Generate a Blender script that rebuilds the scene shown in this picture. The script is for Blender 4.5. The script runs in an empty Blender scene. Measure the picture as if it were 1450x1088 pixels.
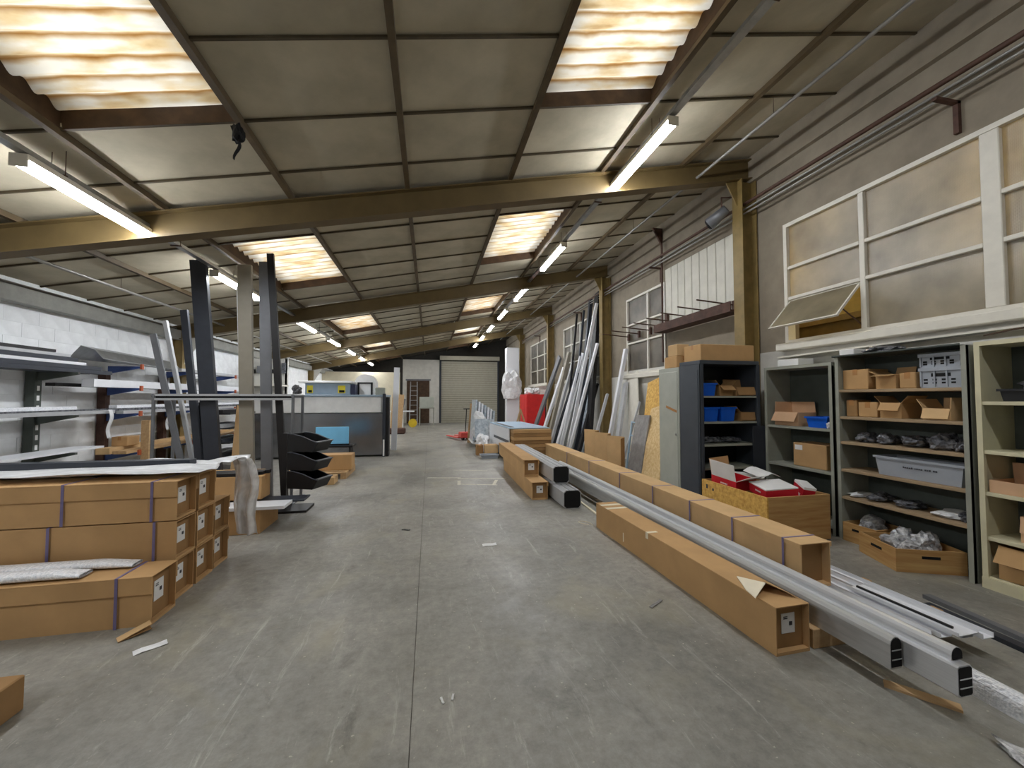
import bpy, math, random
from mathutils import Vector, Matrix, noise as mnoise
R = math.radians
rnd = random.Random(7)
scene = bpy.context.scene
col = scene.collection

# ------------------------------------------------------------------ camera
F_PX, CAM_H = 560.0, 1.55
PITCH = R(2.0)
YAW = math.atan((725 - 608) / F_PX * math.cos(PITCH))
cam_d = bpy.data.cameras.new('camera')
cam_d.sensor_width = 36.0
cam_d.lens = 36.0 * F_PX / 1450.0
cam_d.clip_start, cam_d.clip_end = 0.05, 200
cam = bpy.data.objects.new('camera', cam_d)
col.objects.link(cam)
cam.location = (0, 0, CAM_H)
cam.rotation_euler = (math.pi / 2 + PITCH, 0, -YAW)
scene.camera = cam

# ------------------------------------------------------------------ sky, exposure
world = bpy.data.worlds.new('overcast_sky')
scene.world = world
world.use_nodes = True
bg = world.node_tree.nodes['Background']
bg.inputs['Color'].default_value = (0.93, 0.96, 1.0, 1)
bg.inputs['Strength'].default_value = 2.7
scene.view_settings.view_transform = 'Standard'
scene.view_settings.look = 'None'
scene.view_settings.gamma = 1.0
scene.view_settings.use_curve_mapping = False
scene.view_settings.exposure = 0.0
LED_STRENGTH = 82.0
HALL_LAMP = 190.0

# ------------------------------------------------------------------ pixel helpers (1450 x 1088 frame)
_cy, _sy = math.cos(YAW), math.sin(YAW)
_fw = Vector((_sy * math.cos(PITCH), _cy * math.cos(PITCH), math.sin(PITCH)))
_rt = Vector((_cy, -_sy, 0))
_up = _rt.cross(_fw)
_C = Vector((0, 0, CAM_H))
def ray(x, y): return _rt * ((x - 725) / F_PX) + _up * ((544 - y) / F_PX) + _fw
def onx(x, y, X): r = ray(x, y); return _C + r * (X / r.x)
def ony(x, y, Y): r = ray(x, y); return _C + r * (Y / r.y)
def onz(x, y, z=0.0): r = ray(x, y); return _C + r * ((z - CAM_H) / r.z)

# ------------------------------------------------------------------ materials
def lin(c):
    out = []
    for v in c:
        v /= 255.0
        out.append(v / 12.92 if v <= 0.04045 else ((v + 0.055) / 1.055) ** 2.4)
    return tuple(out) + (1.0,)
MATS = {}
def pm(name, rgb, rough=0.6, metal=0.0, amt=0.12, scale=6.0, bump=0.0, rgb2=None, stretch=(1, 1, 1), spec=0.4, vary=0.0, detail=5.0, alpha=1.0):
    """Principled material whose colour wanders between two tones with noise."""
    m = bpy.data.materials.new(name); m.use_nodes = True
    nt = m.node_tree; N = nt.nodes; L = nt.links
    b = N['Principled BSDF']
    b.inputs['Roughness'].default_value = rough
    b.inputs['Metallic'].default_value = metal
    b.inputs['Specular IOR Level'].default_value = spec
    c = lin(rgb)
    lo = tuple(v * (1 - amt) for v in c[:3]) + (1,)
    hi = tuple(min(1, v * (1 + amt)) for v in c[:3]) + (1,)
    if rgb2: lo, hi = c, lin(rgb2)
    tc = N.new('ShaderNodeTexCoord'); mp = N.new('ShaderNodeMapping')
    mp.inputs['Scale'].default_value = stretch
    L.new(tc.outputs['Object'], mp.inputs['Vector'])
    nz = N.new('ShaderNodeTexNoise'); nz.inputs['Scale'].default_value = scale; nz.inputs['Detail'].default_value = detail
    nz.inputs['Roughness'].default_value = 0.6
    L.new(mp.outputs['Vector'], nz.inputs['Vector'])
    rp = N.new('ShaderNodeValToRGB')
    rp.color_ramp.elements[0].position = 0.32; rp.color_ramp.elements[1].position = 0.68
    rp.color_ramp.elements[0].color = lo; rp.color_ramp.elements[1].color = hi
    L.new(nz.outputs['Fac'], rp.inputs['Fac'])
    out = rp.outputs['Color']
    if vary:
        oi = N.new('ShaderNodeObjectInfo'); hs = N.new('ShaderNodeHueSaturation')
        mr = N.new('ShaderNodeMapRange'); mr.inputs['To Min'].default_value = 1 - vary; mr.inputs['To Max'].default_value = 1 + vary
        L.new(oi.outputs['Random'], mr.inputs['Value']); L.new(mr.outputs['Result'], hs.inputs['Value'])
        L.new(out, hs.inputs['Color']); out = hs.outputs['Color']
    L.new(out, b.inputs['Base Color'])
    if bump:
        bp = N.new('ShaderNodeBump'); bp.inputs['Strength'].default_value = bump; bp.inputs['Distance'].default_value = 0.01
        L.new(nz.outputs['Fac'], bp.inputs['Height']); L.new(bp.outputs['Normal'], b.inputs['Normal'])
    if alpha < 1: b.inputs['Alpha'].default_value = alpha
    MATS[name] = m
    return m
def emit(name, rgb, s):
    m = bpy.data.materials.new(name); m.use_nodes = True
    nt = m.node_tree; nt.nodes.clear()
    e = nt.nodes.new('ShaderNodeEmission'); o = nt.nodes.new('ShaderNodeOutputMaterial')
    e.inputs['Color'].default_value = lin(rgb); e.inputs['Strength'].default_value = s
    nt.links.new(e.outputs[0], o.inputs[0]); MATS[name] = m
    return m

# concrete floor: worn grey slab, ochre and dark stains, pale scuffs
def concrete_floor():
    m = bpy.data.materials.new('concrete_floor'); m.use_nodes = True
    N = m.node_tree.nodes; L = m.node_tree.links; b = N['Principled BSDF']
    geo = N.new('ShaderNodeNewGeometry')
    def noise(scale, detail=6, rough=0.6, st=(1, 1, 1), dist=0.0):
        mp = N.new('ShaderNodeMapping'); mp.inputs['Scale'].default_value = st
        L.new(geo.outputs['Position'], mp.inputs['Vector'])
        n = N.new('ShaderNodeTexNoise'); n.inputs['Scale'].default_value = scale; n.inputs['Detail'].default_value = detail
        n.inputs['Roughness'].default_value = rough; n.inputs['Distortion'].default_value = dist
        L.new(mp.outputs['Vector'], n.inputs['Vector']); return n.outputs['Fac']
    def ramp(f, p0, p1, c0, c1):
        r = N.new('ShaderNodeValToRGB'); e = r.color_ramp.elements
        e[0].position, e[1].position = p0, p1; e[0].color, e[1].color = c0, c1
        L.new(f, r.inputs['Fac']); return r.outputs['Color']
    def mix(f, a, bb, mode='MIX'):
        x = N.new('ShaderNodeMix'); x.data_type = 'RGBA'; x.blend_type = mode
        if isinstance(f, float): x.inputs['Factor'].default_value = f
        else: L.new(f, x.inputs['Factor'])
        for s, k in ((a, 6), (bb, 7)):
            if isinstance(s, tuple): x.inputs[k].default_value = s
            else: L.new(s, x.inputs[k])
        return x.outputs[2]
    base = ramp(noise(0.7, 8, 0.65, dist=0.4), 0.3, 0.72, lin((116, 114, 107)), lin((162, 159, 150)))
    fine = ramp(noise(14, 12, 0.8), 0.32, 0.68, (0.34, 0.34, 0.34, 1), (0.66, 0.66, 0.66, 1))
    c = mix(0.8, base, fine, 'OVERLAY')
    ochre = ramp(noise(1.1, 4, 0.6, dist=0.8), 0.55, 0.72, (0, 0, 0, 1), (0.45, 0.45, 0.45, 1))
    c = mix(ochre, c, lin((160, 153, 128)))
    scuff = ramp(noise(3.2, 9, 0.8, (3.5, 0.5, 1), 0.6), 0.57, 0.72, (0, 0, 0, 1), (0.75, 0.75, 0.75, 1))
    c = mix(scuff, c, lin((192, 189, 180)))
    dark = ramp(noise(1.9, 8, 0.75, (1, .8, 1), 1.0), 0.57, 0.74, (0, 0, 0, 1), (0.65, 0.65, 0.65, 1))
    c = mix(dark, c, lin((84, 82, 78)))
    spot = ramp(noise(34, 3, 0.5), 0.69, 0.73, (0, 0, 0, 1), (0.8, 0.8, 0.8, 1))
    c = mix(spot, c, lin((188, 182, 166)))
    L.new(c, b.inputs['Base Color'])
    r = ramp(noise(2.2, 6), 0.3, 0.7, (0.34, 0.34, 0.34, 1), (0.62, 0.62, 0.62, 1)); L.new(r, b.inputs['Roughness'])
    b.inputs['Specular IOR Level'].default_value = 0.4
    bp = N.new('ShaderNodeBump'); bp.inputs['Strength'].default_value = 0.12; bp.inputs['Distance'].default_value = 0.008
    L.new(noise(26, 8, 0.7), bp.inputs['Height']); L.new(bp.outputs['Normal'], b.inputs['Normal'])
    MATS['concrete_floor'] = m
concrete_floor()

def skylight_mat():
    m = bpy.data.materials.new('fibreglass_sheet'); m.use_nodes = True
    N = m.node_tree.nodes; L = m.node_tree.links; N.clear()
    o = N.new('ShaderNodeOutputMaterial')
    geo = N.new('ShaderNodeNewGeometry')
    n1 = N.new('ShaderNodeTexNoise'); n1.inputs['Scale'].default_value = 3.0; n1.inputs['Detail'].default_value = 8
    mp = N.new('ShaderNodeMapping'); mp.inputs['Scale'].default_value = (0.8, 3.0, 1)
    L.new(geo.outputs['Position'], mp.inputs['Vector']); L.new(mp.outputs['Vector'], n1.inputs['Vector'])
    r = N.new('ShaderNodeValToRGB'); e = r.color_ramp.elements
    e[0].position, e[0].color = 0.24, lin((214, 190, 152)); e[1].position, e[1].color = 0.56, lin((253, 250, 242))
    x = e.new(0.4); x.color = lin((242, 228, 200))
    L.new(n1.outputs['Fac'], r.inputs['Fac'])
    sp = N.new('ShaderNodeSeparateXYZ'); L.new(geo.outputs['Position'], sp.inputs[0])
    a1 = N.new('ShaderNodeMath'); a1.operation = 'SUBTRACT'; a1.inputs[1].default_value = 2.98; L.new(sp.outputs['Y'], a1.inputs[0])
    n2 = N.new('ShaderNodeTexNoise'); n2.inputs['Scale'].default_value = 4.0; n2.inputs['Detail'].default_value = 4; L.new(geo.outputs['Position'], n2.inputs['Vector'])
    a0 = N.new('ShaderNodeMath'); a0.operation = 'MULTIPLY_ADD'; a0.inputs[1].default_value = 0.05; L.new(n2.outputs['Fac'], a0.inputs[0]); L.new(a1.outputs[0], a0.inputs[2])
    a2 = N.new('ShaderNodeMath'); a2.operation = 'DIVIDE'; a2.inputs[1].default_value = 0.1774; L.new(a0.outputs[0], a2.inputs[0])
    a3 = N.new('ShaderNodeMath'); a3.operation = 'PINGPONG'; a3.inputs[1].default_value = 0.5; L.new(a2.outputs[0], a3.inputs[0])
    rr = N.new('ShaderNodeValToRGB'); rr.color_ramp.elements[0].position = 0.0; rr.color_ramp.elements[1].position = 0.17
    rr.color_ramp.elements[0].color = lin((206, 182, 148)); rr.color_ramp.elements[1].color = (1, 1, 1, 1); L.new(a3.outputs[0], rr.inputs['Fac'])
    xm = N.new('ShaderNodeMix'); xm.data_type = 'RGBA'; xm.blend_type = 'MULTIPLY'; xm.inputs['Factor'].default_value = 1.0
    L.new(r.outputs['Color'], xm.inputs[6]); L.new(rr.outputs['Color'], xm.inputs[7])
    t = N.new('ShaderNodeBsdfTranslucent'); d = N.new('ShaderNodeBsdfDiffuse'); mx = N.new('ShaderNodeMixShader')
    mx.inputs[0].default_value = 0.22
    L.new(xm.outputs[2], t.inputs['Color']); L.new(xm.outputs[2], d.inputs['Color'])
    L.new(t.outputs[0], mx.inputs[1]); L.new(d.outputs[0], mx.inputs[2]); L.new(mx.outputs[0], o.inputs[0])
    MATS['fibreglass_sheet'] = m
skylight_mat()

def pane_mat(name, c0, c1, tr=0.6):
    m = bpy.data.materials.new(name); m.use_nodes = True
    N = m.node_tree.nodes; L = m.node_tree.links; N.clear()
    o = N.new('ShaderNodeOutputMaterial'); geo = N.new('ShaderNodeNewGeometry')
    n = N.new('ShaderNodeTexNoise'); n.inputs['Scale'].default_value = 2.4; n.inputs['Detail'].default_value = 7
    L.new(geo.outputs['Position'], n.inputs['Vector'])
    r = N.new('ShaderNodeValToRGB'); e = r.color_ramp.elements
    e[0].position, e[0].color = 0.3, lin(c0); e[1].position, e[1].color = 0.7, lin(c1)
    L.new(n.outputs['Fac'], r.inputs['Fac'])
    t = N.new('ShaderNodeBsdfTranslucent'); d = N.new('ShaderNodeBsdfDiffuse'); g = N.new('ShaderNodeBsdfGlossy')
    g.inputs['Roughness'].default_value = 0.28; g.inputs['Color'].default_value = (0.9, 0.9, 0.9, 1)
    br = N.new('ShaderNodeTexWave'); br.inputs['Scale'].default_value = 26; br.bands_direction = 'Z'
    br2 = N.new('ShaderNodeTexWave'); br2.inputs['Scale'].default_value = 26; br2.bands_direction = 'Y'
    L.new(geo.outputs['Position'], br.inputs['Vector']); L.new(geo.outputs['Position'], br2.inputs['Vector'])
    ad = N.new('ShaderNodeMath'); ad.operation = 'ADD'; L.new(br.outputs['Fac'], ad.inputs[0]); L.new(br2.outputs['Fac'], ad.inputs[1])
    bp = N.new('ShaderNodeBump'); bp.inputs['Strength'].default_value = 0.25; bp.inputs['Distance'].default_value = 0.004
    L.new(ad.outputs[0], bp.inputs['Height'])
    L.new(bp.outputs['Normal'], g.inputs['Normal']); L.new(bp.outputs['Normal'], d.inputs['Normal'])
    m1 = N.new('ShaderNodeMixShader'); m1.inputs[0].default_value = 1 - tr
    m2 = N.new('ShaderNodeMixShader'); m2.inputs[0].default_value = 0.1
    L.new(r.outputs['Color'], t.inputs['Color']); L.new(r.outputs['Color'], d.inputs['Color'])
    L.new(t.outputs[0], m1.inputs[1]); L.new(d.outputs[0], m1.inputs[2])
    L.new(m1.outputs[0], m2.inputs[1]); L.new(g.outputs[0], m2.inputs[2]); L.new(m2.outputs[0], o.inputs[0])
    MATS[name] = m
pane_mat('wired_glass', (150, 140, 116), (192, 182, 154), 0.55)
pane_mat('grimy_glass', (92, 86, 76), (140, 132, 116), 0.5)

def film_mat(name, tint, rough, clear):
    m = bpy.data.materials.new(name); m.use_nodes = True
    N = m.node_tree.nodes; L = m.node_tree.links; N.clear()
    o = N.new('ShaderNodeOutputMaterial')
    tr = N.new('ShaderNodeBsdfTransparent'); d = N.new('ShaderNodeBsdfPrincipled')
    d.inputs['Base Color'].default_value = lin(tint); d.inputs['Roughness'].default_value = rough
    n = N.new('ShaderNodeTexNoise'); n.inputs['Scale'].default_value = 9; n.inputs['Detail'].default_value = 5
    tc = N.new('ShaderNodeTexCoord'); mp = N.new('ShaderNodeMapping'); mp.inputs['Scale'].default_value = (0.6, 3, 1)
    L.new(tc.outputs['Object'], mp.inputs['Vector']); L.new(mp.outputs['Vector'], n.inputs['Vector'])
    mr = N.new('ShaderNodeMapRange'); mr.inputs['From Min'].default_value = 0.3; mr.inputs['From Max'].default_value = 0.7
    mr.inputs['To Min'].default_value = 1 - clear - 0.15; mr.inputs['To Max'].default_value = min(1, 1 - clear + 0.25)
    L.new(n.outputs['Fac'], mr.inputs['Value'])
    mx = N.new('ShaderNodeMixShader'); L.new(mr.outputs['Result'], mx.inputs[0])
    L.new(tr.outputs[0], mx.inputs[1]); L.new(d.outputs[0], mx.inputs[2]); L.new(mx.outputs[0], o.inputs[0])
    MATS[name] = m
film_mat('clear_film', (252, 252, 253), 0.2, 0.27)
film_mat('milky_film', (228, 230, 232), 0.3, 0.15)

pm('joint_grey', (104, 100, 92), 0.8)
pm('floor_paint', (196, 192, 176), 0.7, amt=0.2, scale=20)
pm('ceiling_panel', (178, 170, 149), 0.75, amt=0.16, scale=1.6, vary=0.07, spec=0.2)
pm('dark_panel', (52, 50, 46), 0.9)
pm('purlin_brown', (84, 70, 48), 0.6, amt=0.25, scale=5)
pm('joint_strip', (78, 68, 50), 0.6, amt=0.2)
pm('beam_ochre', (103, 86, 53), 0.55, amt=0.14, scale=3)
pm('column_ochre', (130, 110, 66), 0.5, amt=0.22, scale=4)
pm('raw_concrete', (138, 128, 112), 0.85, amt=0.14, scale=3, bump=0.2)
pm('white_block', (238, 240, 241), 0.8, amt=0.07, scale=5, bump=0.25, vary=0.03)
pm('mortar', (230, 232, 232), 0.9)
pm('white_plaster', (206, 204, 196), 0.8, amt=0.08, scale=4)
pm('grey_ledge', (150, 150, 144), 0.8, amt=0.12)
pm('white_paint', (216, 212, 200), 0.5, amt=0.06)
pm('cream_wall', (208, 200, 176), 0.8, amt=0.07, scale=3)
pm('ribbed_cream', (206, 203, 190), 0.5, amt=0.07, scale=4)
pm('rust_steel', (78, 54, 44), 0.7, amt=0.3, scale=9)
pm('pipe_brown', (82, 58, 46), 0.6, amt=0.2)
pm('pipe_grey', (150, 148, 142), 0.4, 0.4)
pm('galvanised', (168, 170, 170), 0.35, 0.8, amt=0.14, scale=8)
pm('dark_wood', (74, 56, 40), 0.8, amt=0.3)
pm('card', (190, 153, 107), 0.8, amt=0.09, scale=3, vary=0.07, spec=0.2, stretch=(1, 1, 1))
pm('card_pale', (208, 174, 128), 0.8, amt=0.09, scale=3, vary=0.05, spec=0.2)
pm('card_inner_and_shade', (156, 122, 82), 0.85, amt=0.1, scale=4, spec=0.2)  # inside of cartons; also paints the shaded faces of the pleated sheet
pm('card_pink', (206, 168, 132), 0.8, amt=0.06)
pm('tape_cream', (232, 222, 196), 0.4, amt=0.05)
pm('tape_brown', (170, 122, 70), 0.35)
pm('strap_purple', (116, 108, 146), 0.45)
pm('paper_white', (232, 232, 230), 0.6, amt=0.04)
pm('ink', (58, 58, 64), 0.6)
pm('plywood', (204, 168, 112), 0.6, amt=0.16, scale=5, stretch=(.35, .35, 4), rgb2=(172, 126, 74))
pm('pine', (198, 166, 124), 0.65, scale=5, stretch=(4, .4, 4), rgb2=(174, 140, 98))
pm('osb', (232, 192, 104), 0.7, scale=22, rgb2=(192, 142, 66), detail=3, bump=0.3)
pm('osb_pale', (234, 208, 158), 0.7, scale=22, rgb2=(208, 172, 114), detail=3, bump=0.3)
pm('slab_grey', (150, 148, 146), 0.8, amt=0.2, scale=8)
pm('alu', (212, 214, 217), 0.32, 0.45, amt=0.06, scale=12, stretch=(20, .3, 20))
pm('alu_dull', (184, 185, 184), 0.4, 0.4, amt=0.12, scale=7, stretch=(6, .5, 6))
pm('white_profile', (228, 230, 234), 0.35, amt=0.03)
pm('profile_silver', (186, 188, 190), 0.45, 0.35, amt=0.08)
pm('profile_anthracite', (56, 60, 68), 0.45, 0.2, amt=0.1)
pm('profile_black', (30, 29, 30), 0.5, amt=0.15)
pm('profile_taupe', (150, 144, 130), 0.5, 0.2, amt=0.06)
pm('profile_grey', (118, 120, 124), 0.5, 0.3, amt=0.08)
pm('black_plastic', (24, 24, 26), 0.45, amt=0.15)
pm('black_matt', (14, 14, 15), 0.85)
pm('blue_plastic', (12, 92, 206), 0.4, amt=0.08)
pm('grey_plastic', (158, 164, 172), 0.45, amt=0.06)
pm('shelf_cream', (206, 200, 168), 0.5, amt=0.08, scale=4)
pm('shelf_grey', (150, 152, 140), 0.5, amt=0.1, scale=4)
pm('shelf_dark', (74, 80, 74), 0.6, amt=0.12)
pm('cab_dark', (62, 68, 76), 0.45, amt=0.1)
pm('cab_light', (172, 176, 166), 0.45, amt=0.06)
pm('shelf_wood', (160, 138, 108), 0.7, amt=0.16, stretch=(4, .4, 4))
pm('red_print', (204, 36, 52), 0.45, amt=0.06)
pm('red_steel', (212, 44, 44), 0.5, amt=0.08)
pm('bag_clear', (104, 106, 110), 0.2, 0.25, scale=20, rgb2=(236, 238, 240), bump=1.0, spec=0.7)
pm('bag_dark', (38, 38, 42), 0.25, 0.2, scale=20, rgb2=(132, 134, 140), bump=1.0, spec=0.7)
pm('bag_white', (206, 208, 210), 0.3, scale=10, rgb2=(244, 244, 244), bump=0.7)
pm('bag_blue', (150, 165, 178), 0.3, scale=12, rgb2=(212, 220, 226), bump=0.7)
pm('bubble_wrap', (222, 226, 232), 0.25, scale=60, rgb2=(248, 249, 252), bump=0.8, detail=1)
pm('machine_light', (240, 240, 238), 0.3, 0.0, amt=0.05)
pm('machine_dark', (150, 152, 156), 0.26, 0.85, amt=0.1, scale=4)
pm('machine_blue', (150, 168, 184), 0.4, amt=0.06)
pm('navy', (58, 60, 86), 0.5)
pm('sticker_yellow', (232, 214, 60), 0.5)
pm('screen_blue', (134, 208, 252), 0.3, amt=0.05)
pm('arm_blue', (62, 84, 140), 0.5)
pm('orange_tip', (176, 86, 52), 0.5)
pm('jack_red', (206, 78, 70), 0.5)
pm('yellow_reel', (214, 184, 46), 0.5)
pm('yellow_wall', (206, 182, 110), 0.7, amt=0.1)
pm('shutter_grey', (170, 166, 150), 0.5, amt=0.06)
pm('insulation', (206, 200, 186), 0.95, scale=18, rgb2=(120, 112, 98), bump=0.8)
pm('blue_sheet', (176, 204, 226), 0.3, amt=0.06)
emit('led_glow', (247, 250, 255), LED_STRENGTH)
emit('bulb_glow', (255, 234, 190), HALL_LAMP)
emit('monitor_glow', (96, 186, 245), 1.0)

# ------------------------------------------------------------------ mesh builder
class MB:
    def __init__(s): s.v = []; s.f = []
    def add(s, vs, fs):
        n = len(s.v); s.v += [Vector(v) for v in vs]; s.f += [tuple(i + n for i in f) for f in fs]; return s
    def box(s, x0, y0, z0, x1, y1, z1, b=0.0):
        x0, x1 = min(x0, x1), max(x0, x1); y0, y1 = min(y0, y1), max(y0, y1); z0, z1 = min(z0, z1), max(z0, z1)
        return s.obox(((x0+x1)/2, (y0+y1)/2, (z0+z1)/2), (x1-x0, y1-y0, z1-z0), None, b)
    def obox(s, c, size, M=None, b=0.0):
        h = [d / 2 for d in size]; c = Vector(c)
        if b <= 0:
            vs = [Vector((sx*h[0], sy*h[1], sz*h[2])) for sz in (-1, 1) for sy in (-1, 1) for sx in (-1, 1)]
            fs = [(0, 2, 3, 1), (4, 5, 7, 6), (0, 1, 5, 4), (2, 6, 7, 3), (0, 4, 6, 2), (1, 3, 7, 5)]
        else:
            b = min(b, min(h) * 0.8)
            vs = []; idx = {}
            for sx in (-1, 1):
                for sy in (-1, 1):
                    for sz in (-1, 1):
                        for ax in range(3):
                            p = [sx*(h[0]-b), sy*(h[1]-b), sz*(h[2]-b)]
                            p[ax] = (sx, sy, sz)[ax] * h[ax]
                            idx[(sx, sy, sz, ax)] = len(vs); vs.append(Vector(p))
            fs = []
            ring = [(-1, -1), (1, -1), (1, 1), (-1, 1)]
            for sg in (-1, 1):
                fs.append([idx[(sg, a, q, 0)] for a, q in ring]); fs.append([idx[(a, sg, q, 1)] for a, q in ring]); fs.append([idx[(a, q, sg, 2)] for a, q in ring])
            for a in (-1, 1):
                for q in (-1, 1):
                    fs.append([idx[(-1, a, q, 1)], idx[(1, a, q, 1)], idx[(1, a, q, 2)], idx[(-1, a, q, 2)]])
                    fs.append([idx[(a, -1, q, 0)], idx[(a, 1, q, 0)], idx[(a, 1, q, 2)], idx[(a, -1, q, 2)]])
                    fs.append([idx[(a, q, -1, 0)], idx[(a, q, 1, 0)], idx[(a, q, 1, 1)], idx[(a, q, -1, 1)]])
            for sx in (-1, 1):
                for sy in (-1, 1):
                    for sz in (-1, 1): fs.append([idx[(sx, sy, sz, k)] for k in range(3)])
        if M is not None: vs = [M @ v for v in vs]
        return s.add([v + c for v in vs], fs)
    def frame(s, p0, p1, up=(0, 0, 1)):
        p0, p1 = Vector(p0), Vector(p1); d = (p1 - p0).normalized(); up = Vector(up)
        if abs(d.dot(up)) > 0.98: up = Vector((1, 0, 0))
        r = d.cross(up).normalized(); u = r.cross(d).normalized()
        return p0, p1, d, r, u
    def prism(s, prof, p0, p1, up=(0, 0, 1)):
        """extrude a 2-D outline (right, up) from p0 to p1"""
        p0, p1, d, r, u = s.frame(p0, p1, up); n = len(prof)
        vs = [p0 + r*a + u*b for a, b in prof] + [p1 + r*a + u*b for a, b in prof]
        fs = [(i, (i+1) % n, n+(i+1) % n, n+i) for i in range(n)] + [tuple(range(n))[::-1], tuple(range(n, 2*n))]
        return s.add(vs, fs)
    def bar(s, p0, p1, w, t, up=(0, 0, 1)):
        return s.prism([(-w/2, -t/2), (w/2, -t/2), (w/2, t/2), (-w/2, t/2)], p0, p1, up)
    def cyl(s, p0, p1, r, n=10, r1=None):
        p0, p1, d, rt, u = s.frame(p0, p1); r1 = r if r1 is None else r1
        vs = [p0 + (rt*math.cos(2*math.pi*i/n) + u*math.sin(2*math.pi*i/n))*r for i in range(n)]
        vs += [p1 + (rt*math.cos(2*math.pi*i/n) + u*math.sin(2*math.pi*i/n))*r1 for i in range(n)]
        fs = [(i, (i+1) % n, n+(i+1) % n, n+i) for i in range(n)] + [tuple(range(n))[::-1], tuple(range(n, 2*n))]
        return s.add(vs, fs)
    def tube(s, pts, r, n=6):
        for a, b in zip(pts, pts[1:]): s.cyl(a, b, r, n)
        return s
    def grid(s, nu, nv, fn, thick=0.0, nrm=(0, 0, 1)):
        vs = [Vector(fn(i/nu, j/nv)) for j in range(nv+1) for i in range(nu+1)]
        fs = [(j*(nu+1)+i, j*(nu+1)+i+1, (j+1)*(nu+1)+i+1, (j+1)*(nu+1)+i) for j in range(nv) for i in range(nu)]
        if thick:
            n = len(vs); o = Vector(nrm) * thick
            vs += [v + o for v in vs]; fs = fs + [tuple(k+n for k in f)[::-1] for f in fs]
            edge = [i for i in range(nu+1)] + [j*(nu+1)+nu for j in range(1, nv+1)] + [nv*(nu+1)+i for i in range(nu-1, -1, -1)] + [j*(nu+1) for j in range(nv-1, 0, -1)]
            for a, b in zip(edge, edge[1:] + edge[:1]): fs.append((a, b, b+n, a+n))
        return s.add(vs, fs)
    def blob(s, c, size, seed, rough=0.35, n=2):
        """lumpy squashed ball resting on z = c.z"""
        import bmesh
        bm = bmesh.new(); bmesh.ops.create_icosphere(bm, subdivisions=n+1, radius=1)
        vs = []
        for v in bm.verts:
            d = v.co.normalized(); q = d*1.6 + Vector((seed*7.3, seed*3.1, seed*1.7))
            k = 1 + rough*mnoise.noise(q) + rough*0.55*mnoise.noise(q*3.1)
            p = Vector((d.x*k*size[0]/2, d.y*k*size[1]/2, d.z*k*size[2]/2 + size[2]*0.42))
            p.z = max(p.z, 0.002) ; vs.append(p + Vector(c))
        fs = [tuple(v.index for v in f.verts) for f in bm.faces]
        bm.free(); return s.add(vs, fs)

def _mesh(mb, name, mat, smooth=False):
    me = bpy.data.meshes.new(name)
    me.from_pydata([tuple(v) for v in mb.v], [], mb.f)
    import bmesh
    bm = bmesh.new(); bm.from_mesh(me); bmesh.ops.recalc_face_normals(bm, faces=bm.faces); bm.to_mesh(me); bm.free()
    if smooth:
        for p in me.polygons: p.use_smooth = True
    me.materials.append(MATS[mat])
    return me
def tag(o, label=None, cat=None, group=None, kind=None):
    if label: o['label'] = label
    if cat: o['category'] = cat
    if group: o['group'] = group
    if kind: o['kind'] = kind
    return o
def T(name, label, cat, loc=(0, 0, 0), rz=0.0, group=None, kind=None):
    """a thing: an Empty at its base which parents its parts"""
    o = bpy.data.objects.new(name, None); o.empty_display_size = 0.1
    o.location = loc; o.rotation_euler = (0, 0, rz); col.objects.link(o)
    return tag(o, label, cat, group, kind)
def rootmat(o):
    M = Matrix.Identity(4)
    while o is not None:
        M = Matrix.Translation(o.location) @ o.rotation_euler.to_matrix().to_4x4() @ M; o = o.parent
    return M
def part(mb, name, mat, parent, world=False, smooth=False, label=None):
    if world:
        I = rootmat(parent).inverted(); mb.v = [I @ v for v in mb.v]
    o = bpy.data.objects.new(name, _mesh(mb, name, mat, smooth)); col.objects.link(o); o.parent = parent
    if label: o['label'] = label
    return o
def inst(src, parent, loc=(0, 0, 0), rot=(0, 0, 0)):
    o = bpy.data.objects.new(src.name.split('.')[0], src.data); col.objects.link(o); o.parent = parent
    o.location = loc; o.rotation_euler = rot
    return o
def solo(mb, name, mat, label=None, cat=None, group=None, kind=None, smooth=False):
    """a thing that is one mesh, its origin at the middle of its base"""
    xs = [v.x for v in mb.v]; ys = [v.y for v in mb.v]; z0 = min(v.z for v in mb.v)
    o0 = Vector(((min(xs)+max(xs))/2, (min(ys)+max(ys))/2, z0)); mb.v = [v - o0 for v in mb.v]
    o = bpy.data.objects.new(name, _mesh(mb, name, mat, smooth)); o.location = o0; col.objects.link(o)
    return tag(o, label, cat, group, kind)
def struct(mb, name, mat, parent=None, smooth=False):
    if parent is not None: return part(mb, name, mat, parent, True, smooth)
    return solo(mb, name, mat, kind='structure', smooth=smooth)

# ================================================================== THE HALL
XL, XR, YB, YF = -5.6, 4.9, 25.0, -3.2
RA, RB = 4.3, 0.2                                     # ceiling plane z = RA + RB * x
def ceil(x): return RA + RB * x

# floor: two slabs either side of a construction joint
fl = struct(MB().box(XL-.3, YF-.3, -0.15, XR+.3, YB+.3, -0.0045), 'floor', 'joint_grey')
jx = -0.075
part(MB().box(XL-.2, YF-.2, -0.004, jx-.002, YB+.2, 0), 'slab', 'concrete_floor', fl, True)
part(MB().box(jx+.002, YF-.2, -0.004, XR+.2, YB+.2, 0), 'slab', 'concrete_floor', fl, True)
for a, b, w in (((605, 677), (652, 677), .05), ((648, 678), (716, 678), .05), ((652, 686), (704, 687), .05), ((642, 666), (690, 667), .04), ((650, 681), (650, 687), .06), ((703, 680), (699, 687), .06)):
    p, q = onz(*a), onz(*b); part(MB().bar(p + Vector((0, 0, .001)), q + Vector((0, 0, .001)), w, .002), 'painted_line', 'floor_paint', fl, True)

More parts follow.
